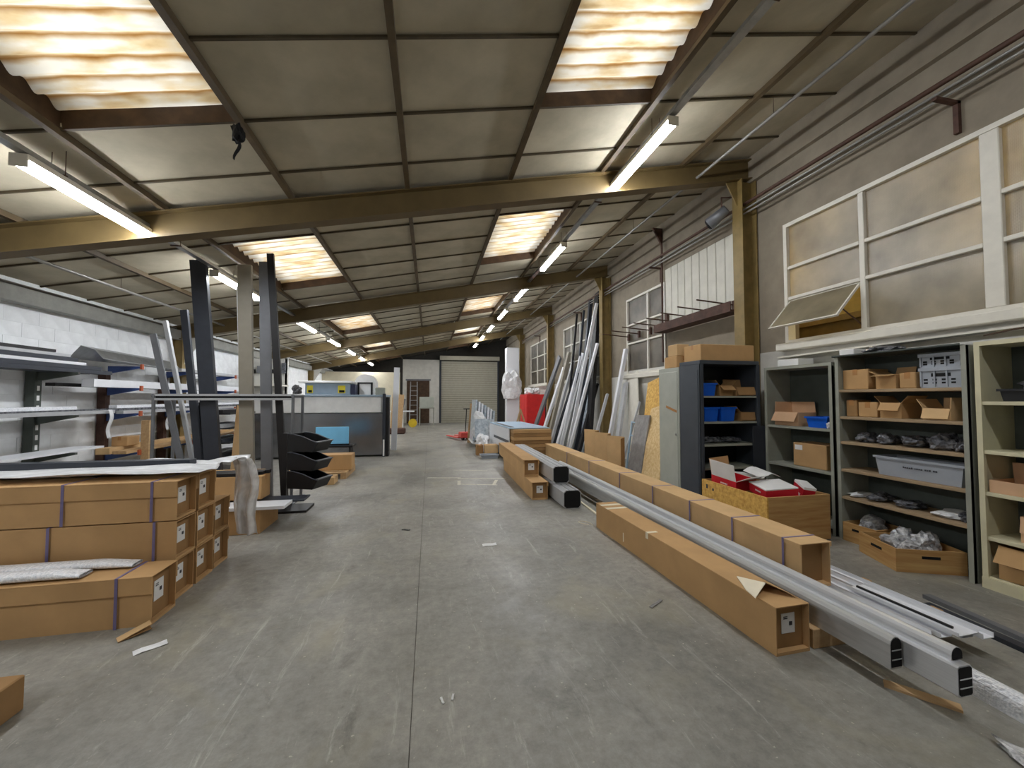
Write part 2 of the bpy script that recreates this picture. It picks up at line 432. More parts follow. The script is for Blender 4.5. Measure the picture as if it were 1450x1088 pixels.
# left wall: white painted blockwork with a concrete ledge
wl = struct(MB().box(XL-.25, YF, 0, XL-.005, YB, 3.6), 'wall_left', 'mortar')
bl_src = None
bw, bh = 0.5, 0.2
def row_block(y, z, w, stuff):
    stuff.box(XL-.014, y+.002, z+.002, XL, y+w-.002, z+bh-.002)
rest = MB()
for r_ in range(16):
    z = r_ * bh
    if z + bh > 3.22: continue
    off = (r_ % 2) * bw / 2
    for k in range(-1, 57):
        y = YF + k*bw + off
        if y < YF or y + bw > YB: continue
        if 5.4 <= y <= 13.5 and 0.95 <= z <= 3.1:
            if bl_src is None:
                bl_src = part(MB().box(-.014, -bw/2+.002, -bh/2+.002, 0, bw/2-.002, bh/2-.002), 'block', 'white_block', wl)
                b_ = bl_src; b_.location = (XL, y+bw/2, z+bh/2)
                b_.location = b_.location - wl.location
            else: b_ = inst(bl_src, wl, Vector((XL + rnd.uniform(-.002, .003), y+bw/2, z+bh/2)) - wl.location)
        else: row_block(y, z, bw, rest)
o = part(rest, 'block', 'white_block', wl, True); o['kind'] = 'stuff'
part(MB().box(XL, YF, 2.84, XL+.16, YB, 3.06, .01), 'ledge', 'grey_ledge', wl, True)
part(MB().cyl((XL+.06, YF, 3.10), (XL+.06, YB, 3.10), .022, 6), 'conduit', 'pipe_grey', wl, True)

# right wall, with window openings; a lit neighbouring hall lies behind it
WIN = [(0.35, 4.62, 2.30, 3.99), (7.5, 9.17, 2.12, 4.02), (10.75, 14.0, 2.15, 4.08), (15.4, 18.9, 2.15, 4.1)]
wr = MB(); y = YF
for (a, b, c, d) in WIN:
    wr.box(XR, y, 0, XR+.22, a, 5.6); wr.box(XR, a, 0, XR+.22, b, c); wr.box(XR, a, d, XR+.22, b, 5.6); y = b
wr.box(XR, y, 0, XR+.22, YB, 5.6)
wall_r = struct(wr, 'wall_right', 'raw_concrete')
part(MB().box(XR-.07, YF, 4.88, XR, YB, 5.3), 'upper_ledge', 'raw_concrete', wall_r, True)
part(MB().box(XR-.012, YF, 0, XR, 9.4, 2.22), 'painted_dado', 'white_plaster', wall_r, True)
part(MB().box(XR-.012, 9.4, 0, XR, YB, 2.1), 'painted_dado', 'white_plaster', wall_r, True)
struct(MB().box(9.0, YF, 0, 9.2, YB, 5.6), 'wall_neighbour', 'yellow_wall')
struct(MB().box(XR+.22, YF, 5.62, 9.2, YB, 5.8), 'ceiling_neighbour', 'raw_concrete')
struct(MB().box(XR+.22, YF-.2, 0, 9.2, YF, 5.6), 'wall_neighbour_front', 'yellow_wall')
struct(MB().box(XR+.22, YB, 0, 9.2, YB+.2, 5.6), 'wall_neighbour_back', 'yellow_wall')
struct(MB().box(XR+.22, YF, -.2, 9.2, YB, -.05), 'floor_neighbour', 'joint_grey')
solo(MB().box(5.55, 2.6, 2.30, 5.75, 5.6, 2.46).box(5.6, 2.6, 2.46, 5.7, 5.6, 2.62).box(5.55, 2.6, 2.62, 5.75, 5.6, 2.7).box(5.6, 2.7, -.05, 5.7, 2.8, 2.3).box(5.6, 5.4, -.05, 5.7, 5.5, 2.3), 'steel_gantry', 'column_ochre', 'yellow steel gantry seen outside through the tilted hopper pane', 'gantry')

# front and back walls
struct(MB().box(XL-.25, YF-.25, 0, XR+.22, YF, 5.6), 'wall_front', 'raw_concrete')
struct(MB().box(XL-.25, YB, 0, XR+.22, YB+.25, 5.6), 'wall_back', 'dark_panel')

# ceiling: stained insulation panels in a grid of purlins and joint strips
PX = [-5.6, -4.27, -2.95, -1.63, -0.29, 1.04, 2.36, 3.66, 4.9]
JY = [2.98 + 0.813*k for k in range(-7, 28)]
ce = T('ceiling', None, None, (0, 0, 0)); ce['kind'] = 'structure'
SKY = [(2, 3), (5, 6)]
SKYY = [(-2, 1), (4, 7), (11, 14), (17, 20), (23, 26)]     # index ranges into JY0 = 2.98 + .813 k
def is_sky(ci, k): return ci in (2, 5) and any(a <= k < b for a, b in SKYY)
HOLE = [(4, 15), (4, 16)]
pan = {}
slope = Matrix(((1, 0, 0), (0, 1, 0), (0, 0, 1)))
ang = math.atan(RB)
for ci in range(len(PX)-1):
    w = PX[ci+1] - PX[ci]
    for k in range(-7, 27):
        y0 = 2.98 + .813*k; y1 = y0 + .813
        if is_sky(ci, k) or y0 > YB: continue
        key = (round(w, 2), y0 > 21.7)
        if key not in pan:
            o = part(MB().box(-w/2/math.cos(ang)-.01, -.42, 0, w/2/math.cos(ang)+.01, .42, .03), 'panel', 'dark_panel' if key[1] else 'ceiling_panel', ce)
            pan[key] = o
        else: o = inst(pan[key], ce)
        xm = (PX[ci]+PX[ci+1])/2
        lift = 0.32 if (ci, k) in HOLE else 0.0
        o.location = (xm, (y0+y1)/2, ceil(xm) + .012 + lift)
        o.rotation_euler = (rnd.uniform(-.006, .006), -ang, 0)
# outer roof skin, open over the sky lights
rf = MB()
for ci in range(len(PX)-1):
    ys = [YF-.3] + ([v for a, b in SKYY for v in (2.98+.813*a, 2.98+.813*b)] if ci in (2, 5) else []) + [YB+.3]
    for a, b in zip(ys[::2], ys[1::2]):
        rf.add([(PX[ci], a, ceil(PX[ci])+.40), (PX[ci+1], a, ceil(PX[ci+1])+.40), (PX[ci+1], b, ceil(PX[ci+1])+.40), (PX[ci], b, ceil(PX[ci])+.40),
                (PX[ci], a, ceil(PX[ci])+.45), (PX[ci+1], a, ceil(PX[ci+1])+.45), (PX[ci+1], b, ceil(PX[ci+1])+.45), (PX[ci], b, ceil(PX[ci])+.45)],
               [(0, 3, 2, 1), (4, 5, 6, 7), (0, 1, 5, 4), (1, 2, 6, 5), (2, 3, 7, 6), (3, 0, 4, 7)])
struct(rf, 'roof', 'raw_concrete')
for i, x in enumerate(PX[1:-1]):
    struct(MB().box(x-.028, YF, ceil(x)-.05, x+.028, YB, ceil(x)+.012).box(x-.012, YF, ceil(x)+.012, x+.012, YB, ceil(x)+.3), 'purlin_beam' if i == 0 else 'purlin_beam', 'purlin_brown')
for k in range(-7, 27):
    y = 2.98 + .813*k
    m = MB()
    for ci in range(len(PX)-1):
        if is_sky(ci, k) and is_sky(ci, k-1): continue
        a, b = PX[ci], PX[ci+1]
        m.bar((a, y, ceil(a)-.002), (b, y, ceil(b)-.002), .022, .02)
    part(m, 'joint_strip', 'joint_strip', ce)

# sky lights: corrugated translucent sheets over a timber lined shaft
sl_names = {2: 'left row', 5: 'right row'}
ordn = ['nearest the camera', 'second', 'third', 'fourth', 'fifth and farthest']
for ci in (2, 5):
    for q, (a, b) in enumerate(SKYY):
        x0, x1 = PX[ci]+.03, PX[ci+1]-.03; y0, y1 = 2.98+.813*a, 2.98+.813*b
        ym, xm = (y0+y1)/2, (x0+x1)/2
        side = 'above the stacked long cartons' if ci == 2 else 'beside the lamps over the aisle'
        t = T('skylight', f'corrugated translucent skylight {side}, {ordn[q]} of its row', 'skylight', (xm, ym, ceil(xm)), 0, 'skylights in the sloping ceiling')
        n = int(round((y1-y0)/.177*8))
        def fn(u, v):
            x = x0-.03 + (x1-x0+.06)*u; yy = y0-.02 + (y1-y0+.04)*v
            return (x, yy, ceil(x) + .15 + .026*math.cos(2*math.pi*(yy-y0)/.177) + .012*mnoise.noise((x*1.3, yy*1.1, q)))
        part(MB().grid(4, n, fn, .004), 'corrugated_sheet', 'fibreglass_sheet', t, True, True)
        fr = MB()
        for yy in (y0, y1): fr.bar((x0, yy, ceil(x0)+.09), (x1, yy, ceil(x1)+.09), .03, .2)
        for xx in (x0-.012, x1+.012): fr.box(xx-.012, y0, ceil(xx)-.0, xx+.012, y1, ceil(xx)+.2)
        part(fr, 'shaft_frame', 'dark_wood', t, True)

# torn insulation hanging where panels are missing
mb = MB(); r2 = random.Random(3)
for i in range(42):
    x = r2.uniform(-.2, .95); yy = 2.98+.813*15 + r2.uniform(.05, 1.55)
    mb.blob((x, yy, ceil(x) + r2.uniform(-.08, .2)), (r2.uniform(.1, .3), r2.uniform(.1, .3), r2.uniform(.06, .18)), i, .6, 1)
o = solo(mb, 'insulation_debris', 'insulation', 'torn pale insulation hanging from the gap in the ceiling', 'insulation', kind='stuff')

# portal frames: sloping I-beams and I-columns
BY = [5.16, 10.13, 15.2, 20.2]
def ibeam(m, p0, p1, h, w, tf=.014, tw=.012, up=(0, 0, 1)):
    pr = [(-w/2, -h/2), (w/2, -h/2), (w/2, -h/2+tf), (tw/2, -h/2+tf), (tw/2, h/2-tf), (w/2, h/2-tf), (w/2, h/2), (-w/2, h/2), (-w/2, h/2-tf), (-tw/2, h/2-tf), (-tw/2, -h/2+tf), (-w/2, -h/2+tf)]
    return m.prism(pr, p0, p1, up)
for i, y in enumerate(BY):
    m = ibeam(MB(), (XL+.02, y, ceil(XL)-.20), (XR-.05, y, ceil(XR)-.20), .30, .17)
    struct(m, 'roof_beam', 'beam_ochre')
    c = struct(ibeam(MB(), (XR-.15, y, 0), (XR-.15, y, ceil(XR-.15)-.36), .26, .2, up=(1, 0, 0)), 'column', 'column_ochre')
    part(MB().add([(XR-.28, y-.01, 4.90), (XR-.28, y-.01, 4.5), (XR-.48, y-.01, 4.86), (XR-.28, y+.01, 4.90), (XR-.28, y+.01, 4.5), (XR-.48, y+.01, 4.86)], [(0, 2, 1), (3, 4, 5), (0, 1, 4, 3), (1, 2, 5, 4), (2, 0, 3, 5)]), 'haunch_plate', 'column_ochre', c, True)
    c = struct(ibeam(MB(), (XL+.13, y, 0), (XL+.13, y, ceil(XL+.13)-.36), .22, .18, up=(1, 0, 0)), 'column', 'column_ochre')
    part(MB().add([(XL+.24, y-.01, 2.86), (XL+.24, y-.01, 2.3), (XL+.6, y-.01, 2.93), (XL+.24, y+.01, 2.86), (XL+.24, y+.01, 2.3), (XL+.6, y+.01, 2.93)], [(0, 1, 2), (3, 5, 4), (0, 3, 4, 1), (1, 4, 5, 2), (2, 5, 3, 0)]), 'haunch_plate', 'white_plaster', c, True)

# windows in the right wall
def window(n, y0, y1, z0, z1, muls, trans, glass, hopper=None, posts=()):
    t = T(f'window_{n}', None, None, (XR, (y0+y1)/2, z0)); t['kind'] = 'structure'
    fw = .05
    fr = MB().box(XR-.02, y0, z0, XR+.1, y0+fw, z1).box(XR-.02, y1-fw, z0, XR+.1, y1, z1).box(XR-.02, y0+fw, z1-fw, XR+.1, y1-fw, z1).box(XR-.02, y0+fw, z0, XR+.1, y1-fw, z0+fw)
    part(fr, 'window_frame', 'white_paint', t, True)
    ysp = [y0+fw]
    for m_, w in muls:
        part(MB().box(XR-.015, m_-w/2, z0+fw, XR+.09, m_+w/2, z1-fw, .006), 'mullion', 'white_paint', t, True)
        ysp += [m_-w/2, m_+w/2]
    ysp.append(y1-fw)
    cols = list(zip(ysp[::2], ysp[1::2]))
    for ci, (a, b) in enumerate(cols):
        zs = [z0+fw]
        for zt in trans:
            part(MB().box(XR-.012, a, zt-.022, XR+.085, b, zt+.022, .005), 'transom', 'white_paint', t, True); zs += [zt-.022, zt+.022]
        zs.append(z1-fw)
        for ri, (c, d) in enumerate(zip(zs[::2], zs[1::2])):
            if hopper == (ci, ri):
                th = R(42); L_ = d - c - .01
                M = Matrix.Translation((XR+.02, 0, d-.01)) @ Matrix.Rotation(th, 4, 'Y') @ Matrix.Translation((0, 0, -L_))
                g = MB().box(-.006, a+.02, .02, .006, b-.02, L_-.02); g.v = [M @ v for v in g.v]
                ps = part(g, 'tilted_pane', glass, t, True)
                s_ = MB().box(-.012, a+.005, 0, .012, a+.025, L_).box(-.012, b-.025, 0, .012, b-.005, L_).box(-.012, a, 0, .012, b, .02).box(-.012, a, L_-.02, .012, b, L_); s_.v = [M @ v for v in s_.v]
                part(s_, 'sash', 'white_paint', ps, True)
                part(MB().cyl((XR+.05, a+.03, c+.05), M @ Vector((0, a+.03, L_*.25)), .008, 6), 'stay_arm', 'rust_steel', ps, True)
            else:
                part(MB().box(XR+.03, a, c, XR+.038, b, d), 'pane', glass, t, True)
    part(MB().box(XR-.14, y0-.05, z0-.1, XR+.02, y1+.05, z0, .01), 'window_sill', 'white_paint', t, True)
    return t
window(1, 0.35, 4.62, 2.30, 3.99, [(1.45, .06), (2.52, .13), (3.60, .06)], [2.93, 3.36], 'wired_glass', (3, 0))
window(2, 7.5, 9.17, 2.12, 4.02, [(8.2, .06)], [2.9, 3.36], 'grimy_glass')
window(3, 10.75, 14.0, 2.15, 4.08, [(11.55, .06), (12.37, .06), (13.2, .06)], [2.8, 3.42], 'grimy_glass')
window(4, 15.4, 18.9, 2.15, 4.1, [(16.55, .07), (17.7, .07)], [2.8, 3.45], 'grimy_glass')
for i, (yy, z) in enumerate(((4.62, 3.45), (2.35, 3.55), (1.0, 3.3), (8.3, 3.2))):
    t = T('bulkhead_lamp', f'warm bulkhead lamp glowing behind the window glass, {["first", "second", "third", "fourth"][i]} of four', 'lamp', (XR+.62, yy, z), 0, 'lamps of the neighbouring hall')
    part(MB().blob((0, 0, -.05), (.16, .16, .16), i, .0), 'globe', 'bulb_glow', t, smooth=True)
    part(MB().cyl((0, 0, .04), (0, 0, 5.6-z), .012, 6), 'drop_rod', 'rust_steel', t)

# ribbed cream cladding between the first column and window 2
t = T('trim_1', None, None, (XR, 6.3, 2.95)); t['kind'] = 'structure'
n_ = 10
for i in range(n_):
    a = 5.28 + (7.44-5.28)*i/n_; b = 5.28 + (7.44-5.28)*(i+1)/n_
    part(MB().box(XR-.045, a+.006, 2.95, XR, b-.006, 4.25, .008), 'cladding_plank', 'ribbed_cream', t, True)
solo(MB().box(XR-.30, 5.30, 2.90, XR-.05, 7.44, 2.93).box(XR-.32, 5.30, 2.90, XR-.30, 7.44, 3.06).box(XR-.1, 5.32, 2.93, XR-.05, 5.42, 3.3).box(XR-.1, 7.3, 2.93, XR-.05, 7.4, 3.3), 'steel_angle', 'rust_steel', 'rusty brown steel angle beam on the wall below ribbed cladding', 'beam')
for i in range(8):
    yy = 5.55 + .5*i
    solo(MB().cyl((XR-.72, yy, 3.12), (XR-.02, yy, 3.07), .012, 6).box(XR-.05, yy-.03, 2.98, XR-.0, yy+.03, 3.14), 'rack_prong', 'rust_steel', f'thin rusty steel prong jutting from the wall, {["first","second","third","fourth","fifth","sixth","seventh","eighth"][i]} from the ochre column', 'prong', 'rusty wall prongs')
solo(MB().box(XR-.10, 7.46, 2.3, XR-.075, 7.5, 5.15).add([(XR-.1, 7.46, 5.15), (XR-.1, 7.5, 5.15), (XR-.3, 7.5, 5.15), (XR-.3, 7.46, 5.15), (XR-.1, 7.46, 4.8), (XR-.1, 7.5, 4.8)], [(0, 1, 2, 3), (4, 5, 1, 0), (3, 2, 5, 4), (0, 3, 4), (1, 5, 2)]), 'steel_post', 'rust_steel', 'slim rusty vertical steel post between cladding and window', 'post')

# pipes along the right wall
for (z, r_, mt, nm) in ((4.53, .026, 'pipe_brown', 'brown painted pipe along the right wall, uppermost of three'), (4.45, .015, 'pipe_grey', 'thin grey pipe along the right wall, middle of three'), (4.385, .015, 'pipe_grey', 'thin grey pipe along the right wall, lowest of three')):
    solo(MB().cyl((XR-.17, YF+.02, z), (XR-.17, 20.0, z), r_, 8), 'wall_pipe', mt, nm, 'pipe', smooth=True)
for i, yy in enumerate((2.72, 7.62, 12.2, 17.2)):
    solo(MB().box(XR-.30, yy-.02, 4.33, XR-.0, yy+.02, 4.36).box(XR-.04, yy-.02, 4.05, XR-.0, yy+.02, 4.36), 'pipe_bracket', 'rust_steel', f'rusty angle bracket carrying the wall pipes, {["first", "second", "third", "fourth"][i]} from the camera', 'bracket', 'pipe brackets')

# ceiling conduits
def hung_pipe(x, z, r_, label, y1=22.0):
    t = T('ceiling_conduit', label, 'conduit', (x, 8, z))
    part(MB().cyl((x, YF+.02, z), (x, y1, z), r_, 8), 'pipe', 'pipe_grey', t, True, True)
    for k in range(-1, 6):
        yy = 2.98 + .813*(4*k+1)
        if yy < y1: part(MB().cyl((x, yy, z), (x, yy, ceil(x)+.01), .004, 4), 'hanger_wire', 'rust_steel', t, True)
hung_pipe(3.92, 4.86, .02, 'pale conduit hung below the ceiling near the right wall')
hung_pipe(-4.6, 3.20, .022, 'pale conduit hung below the ceiling near the left wall')

# strip lamps on cable trays
def lamp_row(x, z, ys, side):
    t = T('cable_tray', f'galvanised cable tray carrying the {side} row of strip lamps', 'cable tray', (x, 8, z+.05))
    part(MB().box(x-.04, YF+.05, z+.056, x+.04, 23.4, z+.062).box(x-.04, YF+.05, z+.062, x-.036, 23.4, z+.096).box(x+.036, YF+.05, z+.062, x+.04, 23.4, z+.096), 'rail', 'galvanised', t, True)
    k = 0
    yy = YF + .8
    while yy < 23.3:
        part(MB().cyl((x-.05, yy, z+.05), (x-.05, yy, ceil(x-.05)+.01), .004, 4).cyl((x+.05, yy, z+.05), (x+.05, yy, ceil(x+.05)+.01), .004, 4).box(x-.06, yy-.012, z+.047, x+.06, yy+.012, z+.056), 'hanger', 'rust_steel', t, True)
        yy += 1.62
    for i, yc in enumerate(ys):
        q = ['added unseen above the camera for the foreground', 'first ahead of the camera', 'second', 'third', 'fourth', 'fifth', 'sixth', 'farthest'][i]  # first of each row is added out of view to light the foreground
        l = T('strip_lamp', f'long white LED strip lamp in the {side} row, {q}', 'lamp', (x, yc, z-.04), 0, 'LED strip lamps')
        part(MB().box(-.062, -.75, .031, .062, .75, .084, .006), 'housing', 'white_paint', l)
        pr = [(.062*math.cos(math.pi + math.pi*j/8), .03 + .055*math.sin(math.pi + math.pi*j/8)) for j in range(9)]
        part(MB().prism(pr, (0, -.745, 0), (0, .745, 0)), 'diffuser', 'led_glow', l)
        part(MB().box(-.063, -.762, -.026, .063, -.751, .08, .004), 'end_cap', 'white_paint', l)
        part(MB().box(-.063, .751, -.026, .063, .762, .08, .004), 'end_cap', 'white_paint', l)
lamp_row(2.57, 4.57, [0.7, 4.5, 8.05, 11.0, 13.9, 16.8, 19.6, 22.4], 'right')
lamp_row(-3.15, 3.42, [0.7, 4.5, 7.37, 11.1, 14.15, 17.0, 19.8, 22.5], 'left')

# flood lamp on the first column
t = T('flood_lamp', 'dark cylindrical flood lamp clamped high on the ochre column', 'lamp', (4.6, 5.2, 4.45))
part(MB().cyl((4.52, 5.26, 4.50), (4.40, 5.50, 4.35), .07, 14, .1), 'lamp_body', 'profile_grey', t, True, True)
part(MB().cyl((4.398, 5.504, 4.347), (4.39, 5.52, 4.34), .085, 14), 'lens', 'black_plastic', t, True)
part(MB().bar((4.48, 5.32, 4.45), (4.48, 5.32, 4.7), .02, .01).bar((4.47, 5.32, 4.7), (4.70, 5.27, 4.7), .02, .01), 'bracket', 'rust_steel', t, True)

# ================================================================== GENERIC THINGS
def carton(label, loc, size, rz=0.0, mat='card', flaps=(), tape='tape_brown', sticker=None, name='carton', group=None, inner='card_inner_and_shade'):
    """cardboard box; flaps = [(side, degrees from upright)] leaves it open"""
    sx, sy, sz = size; loc = (loc[0], loc[1], loc[2]+(.002 if loc[2] > 0 else 0)); t = T(name, label, 'box', loc, rz, group); w = .005
    if flaps:
        m = MB().box(-sx/2, -sy/2, 0, sx/2, sy/2, w).box(-sx/2, -sy/2, w, -sx/2+w, sy/2, sz).box(sx/2-w, -sy/2, w, sx/2, sy/2, sz).box(-sx/2+w, -sy/2, w, sx/2-w, -sy/2+w, sz).box(-sx/2+w, sy/2-w, w, sx/2-w, sy/2, sz)
        part(m, 'body', mat, t)
        for side, a in flaps:
            L_ = (sy if 'x' in side else sx); D = min(sx, sy)*.48
            f = MB().box(-L_/2+.004, -w/2, 0, L_/2-.004, w/2, D)
            M = Matrix.Rotation(-R(a), 4, 'X')                       # tilts towards +y
            rot = {'+y': 0, '-x': 90, '-y': 180, '+x': 270}[side]
            off = sy/2 if 'y' in side else sx/2
            M = Matrix.Rotation(R(rot), 4, 'Z') @ Matrix.Translation((0, off-w/2, sz)) @ M
            f.v = [M @ v for v in f.v]; part(f, 'flap', mat, t)
    else:
        part(MB().box(-sx/2, -sy/2, 0, sx/2, sy/2, sz, .006), 'body', mat, t)
        if tape:
            if sx >= sy: m = MB().box(-sx/2-.001, -.025, sz-.001, sx/2+.001, .025, sz+.0015).box(-sx/2-.0015, -.025, sz-.06, -sx/2+.0, .025, sz).box(sx/2, -.025, sz-.06, sx/2+.0015, .025, sz)
            else: m = MB().box(-.025, -sy/2-.001, sz-.001, .025, sy/2+.001, sz+.0015).box(-.025, -sy/2-.0015, sz-.06, .025, -sy/2, sz).box(-.025, sy/2, sz-.06, .025, sy/2+.0015, sz)
            part(m, 'tape', tape, t)
    if sticker:
        side, u, v, a, b = sticker                                    # side, centre (fraction), size
        if side == '-x': m = MB().box(-sx/2-.002, u*sy-a/2, v*sz-b/2, -sx/2, u*sy+a/2, v*sz+b/2); k = (1, 0)
        else: m = MB().box(u*sx-a/2, -sy/2-.002, v*sz-b/2, u*sx+a/2, -sy/2, v*sz+b/2)
        st = part(m, 'shipping_label', 'paper_white', t)
    return t

def long_carton(label, loc, L_, W, H, rz=0.0, straps=(), lid=.11, recess=.04, group=None, mat='card', sticker=True, seams=()):
    """telescope carton lying along local +x from its visible end at x = 0 (end faces -x)"""
    t = T('long_carton', label, 'box', loc, rz, group); w = .007
    part(MB().box(0, -W/2+w, 0, L_, W/2-w, w).box(0, -W/2, 0, L_, -W/2+w, H-.004).box(0, W/2-w, 0, L_, W/2, H-.004).box(L_-w, -W/2+w, w, L_, W/2-w, H-.004), 'body', mat, t)
    if lid: part(MB().box(-.004, -W/2-.013, H-.004, L_+.006, W/2+.013, H+.004, .003).box(-.002, -W/2-.012, H-lid, L_+.004, -W/2-.001, H-.003).box(-.002, W/2+.001, H-lid, L_+.004, W/2+.012, H-.003), 'lid', mat, t)
    else: part(MB().box(0, -W/2, H-.004, L_, W/2, H+.002), 'lid', mat, t)
    e = part(MB().box(recess, -W/2+w, w, recess+.006, W/2-w, H-.004), 'end_panel', 'card_inner_and_shade', t)
    part(MB().box(.0, -W/2+w, w, recess-.004, W/2-w, w+.012), 'end_flap', mat, t)
    if sticker:
        a = part(MB().box(recess-.003, -.055, H*.36, recess, .045, H*.78), 'shipping_label', 'paper_white', t)
        part(MB().box(recess-.0045, -.035, H*.52, recess-.003, -.012, H*.6).box(recess-.0045, .0, H*.66, recess-.003, .03, H*.68).box(recess-.0045, .0, H*.7, recess-.003, .03, H*.715), 'print', 'ink', a)
    for x in straps:
        m = MB(); e_ = .0155; q = .009
        m.box(x-q, -W/2-e_, 0, x+q, -W/2-e_+.002, H+.006).box(x-q, W/2+e_-.002, 0, x+q, W/2+e_, H+.006).box(x-q, -W/2-e_, H+.0045, x+q, W/2+e_, H+.0065)
        part(m, 'strap', 'strap_purple', t)
    for x in seams:
        part(MB().box(x-.002, -W/2-.0095, .002, x+.002, -W/2-.0005, H-.002), 'seam', 'card_inner_and_shade', t)
    return t

def tub(label, loc, size, rz=0.0, mat='blue_plastic', name='storage_bin', taper=.86, cat='bin', group=None, rim=.012, writing=False):
    sx, sy, sz = size; loc = (loc[0], loc[1], loc[2]+(.002 if loc[2] > 0 else 0)); t = T(name, label, cat, loc, rz, group); w = .004
    def ring(k, z, inset=0): a, b = sx/2*k-inset, sy/2*k-inset; return [(-a, -b, z), (a, -b, z), (a, b, z), (-a, b, z)]
    m = MB(); vs = ring(taper, 0) + ring(1, sz) + ring(taper, w, w) + ring(1, sz, w)
    fs = [(0, 1, 2, 3)] + [(i, (i+1) % 4, 4+(i+1) % 4, 4+i) for i in range(4)] + [(8, 9, 10, 11)] + [(8+i, 8+(i+1) % 4, 12+(i+1) % 4, 12+i) for i in range(4)] + [(4+i, 4+(i+1) % 4, 12+(i+1) % 4, 12+i) for i in range(4)]
    part(m.add(vs, fs), 'body', mat, t)
    a, b = sx/2+rim, sy/2+rim
    m = MB().box(-a, -b, sz-.02, a, -sy/2, sz).box(-a, sy/2, sz-.02, a, b, sz).box(-a, -sy/2, sz-.02, -sx/2, sy/2, sz).box(sx/2, -sy/2, sz-.02, a, sy/2, sz)
    part(m, 'rim', mat, t)
    if writing:
        k = taper + (1-taper)*.55
        m = MB(); x = -.16; r3 = random.Random(5)
        for i in range(14):
            ww = r3.uniform(.008, .013); h = r3.uniform(.010, .015)
            m.box(-sx/2*k-.006, x, sz*.52, -sx/2*k-.002, x+ww, sz*.52+h); x += ww + .006 + (.012 if i in (1, 4, 8) else 0)
        part(m, 'lettering', 'ink', t)
    return t

def bag(label, loc, size, seed, mat='bag_clear', name='plastic_bag', cat='bag', group=None, rz=0.0, neck=True):
    t = T(name, label, cat, loc, rz, group)
    part(MB().blob((0, 0, .001), size, seed, .5, 2), 'pouch', mat, t)
    if neck: part(MB().grid(4, 2, lambda u, v: (size[0]*(.25+.4*v)*.8, (u-.5)*size[1]*(.3+.3*v), size[2]*(.62+.12*math.sin(u*9+seed)-.2*v)), .003), 'gathered_end', mat, t)
    return t

def shelving(label, x0, x1, y0, y1, h, zs, frame, shelf_mat, back, plinth=0.0, name='shelving_unit', lip=.03, top=True):
    """open towards -x"""
    t = T(name, label, 'shelf', ((x0+x1)/2, (y0+y1)/2, 0))
    for y in (y0, y1-.022):
        part(MB().box(x0, y, 0, x1, y+.022, h), 'side_panel', frame, t, True)
    for y in (y0, y1-.035):
        part(MB().box(x0-.004, y, 0, x0+.03, y+.035, h), 'post', frame, t, True)
    part(MB().box(x1-.008, y0+.022, plinth, x1, y1-.022, h), 'back_panel', back, t, True)
    if top: part(MB().box(x0-.004, y0, h, x1, y1, h+.035), 'top_panel', frame, t, True)
    for z in zs:
        part(MB().box(x0+.005, y0+.022, z-lip, x1-.008, y1-.022, z, .003), 'shelf', shelf_mat, t, True)
    if plinth: part(MB().box(x0-.012, y0, 0, x0+.01, y1, plinth), 'plinth', frame, t, True)
    return t
def span(xl, xr, yt, X): a, b = onx(xl, yt, X), onx(xr, yt, X); return (a.y+b.y)/2, abs(a.y-b.y), (a.z+b.z)/2

# ================================================================== RIGHT WALL SHELVING
SX = 4.46
shelving('cream steel shelving unit at the right edge of the picture', SX, 4.86, 1.38, 2.44, 1.98, [.10, .42, .78, 1.12, 1.52], 'shelf_cream', 'shelf_cream', 'shelf_dark', .09)
shelving('tall grey steel shelving unit with wooden shelves, beside cream unit', SX, 4.86, 2.49, 3.60, 2.0, [.47, .77, 1.07, 1.345, 1.64], 'shelf_grey', 'shelf_wood', 'shelf_dark', 0, top=False)
shelving('lower grey steel shelving unit between the plywood crate and tall unit', SX, 4.86, 3.64, 4.56, 1.92, [.1, .70, 1.19], 'shelf_grey', 'shelf_grey', 'shelf_dark', 0)

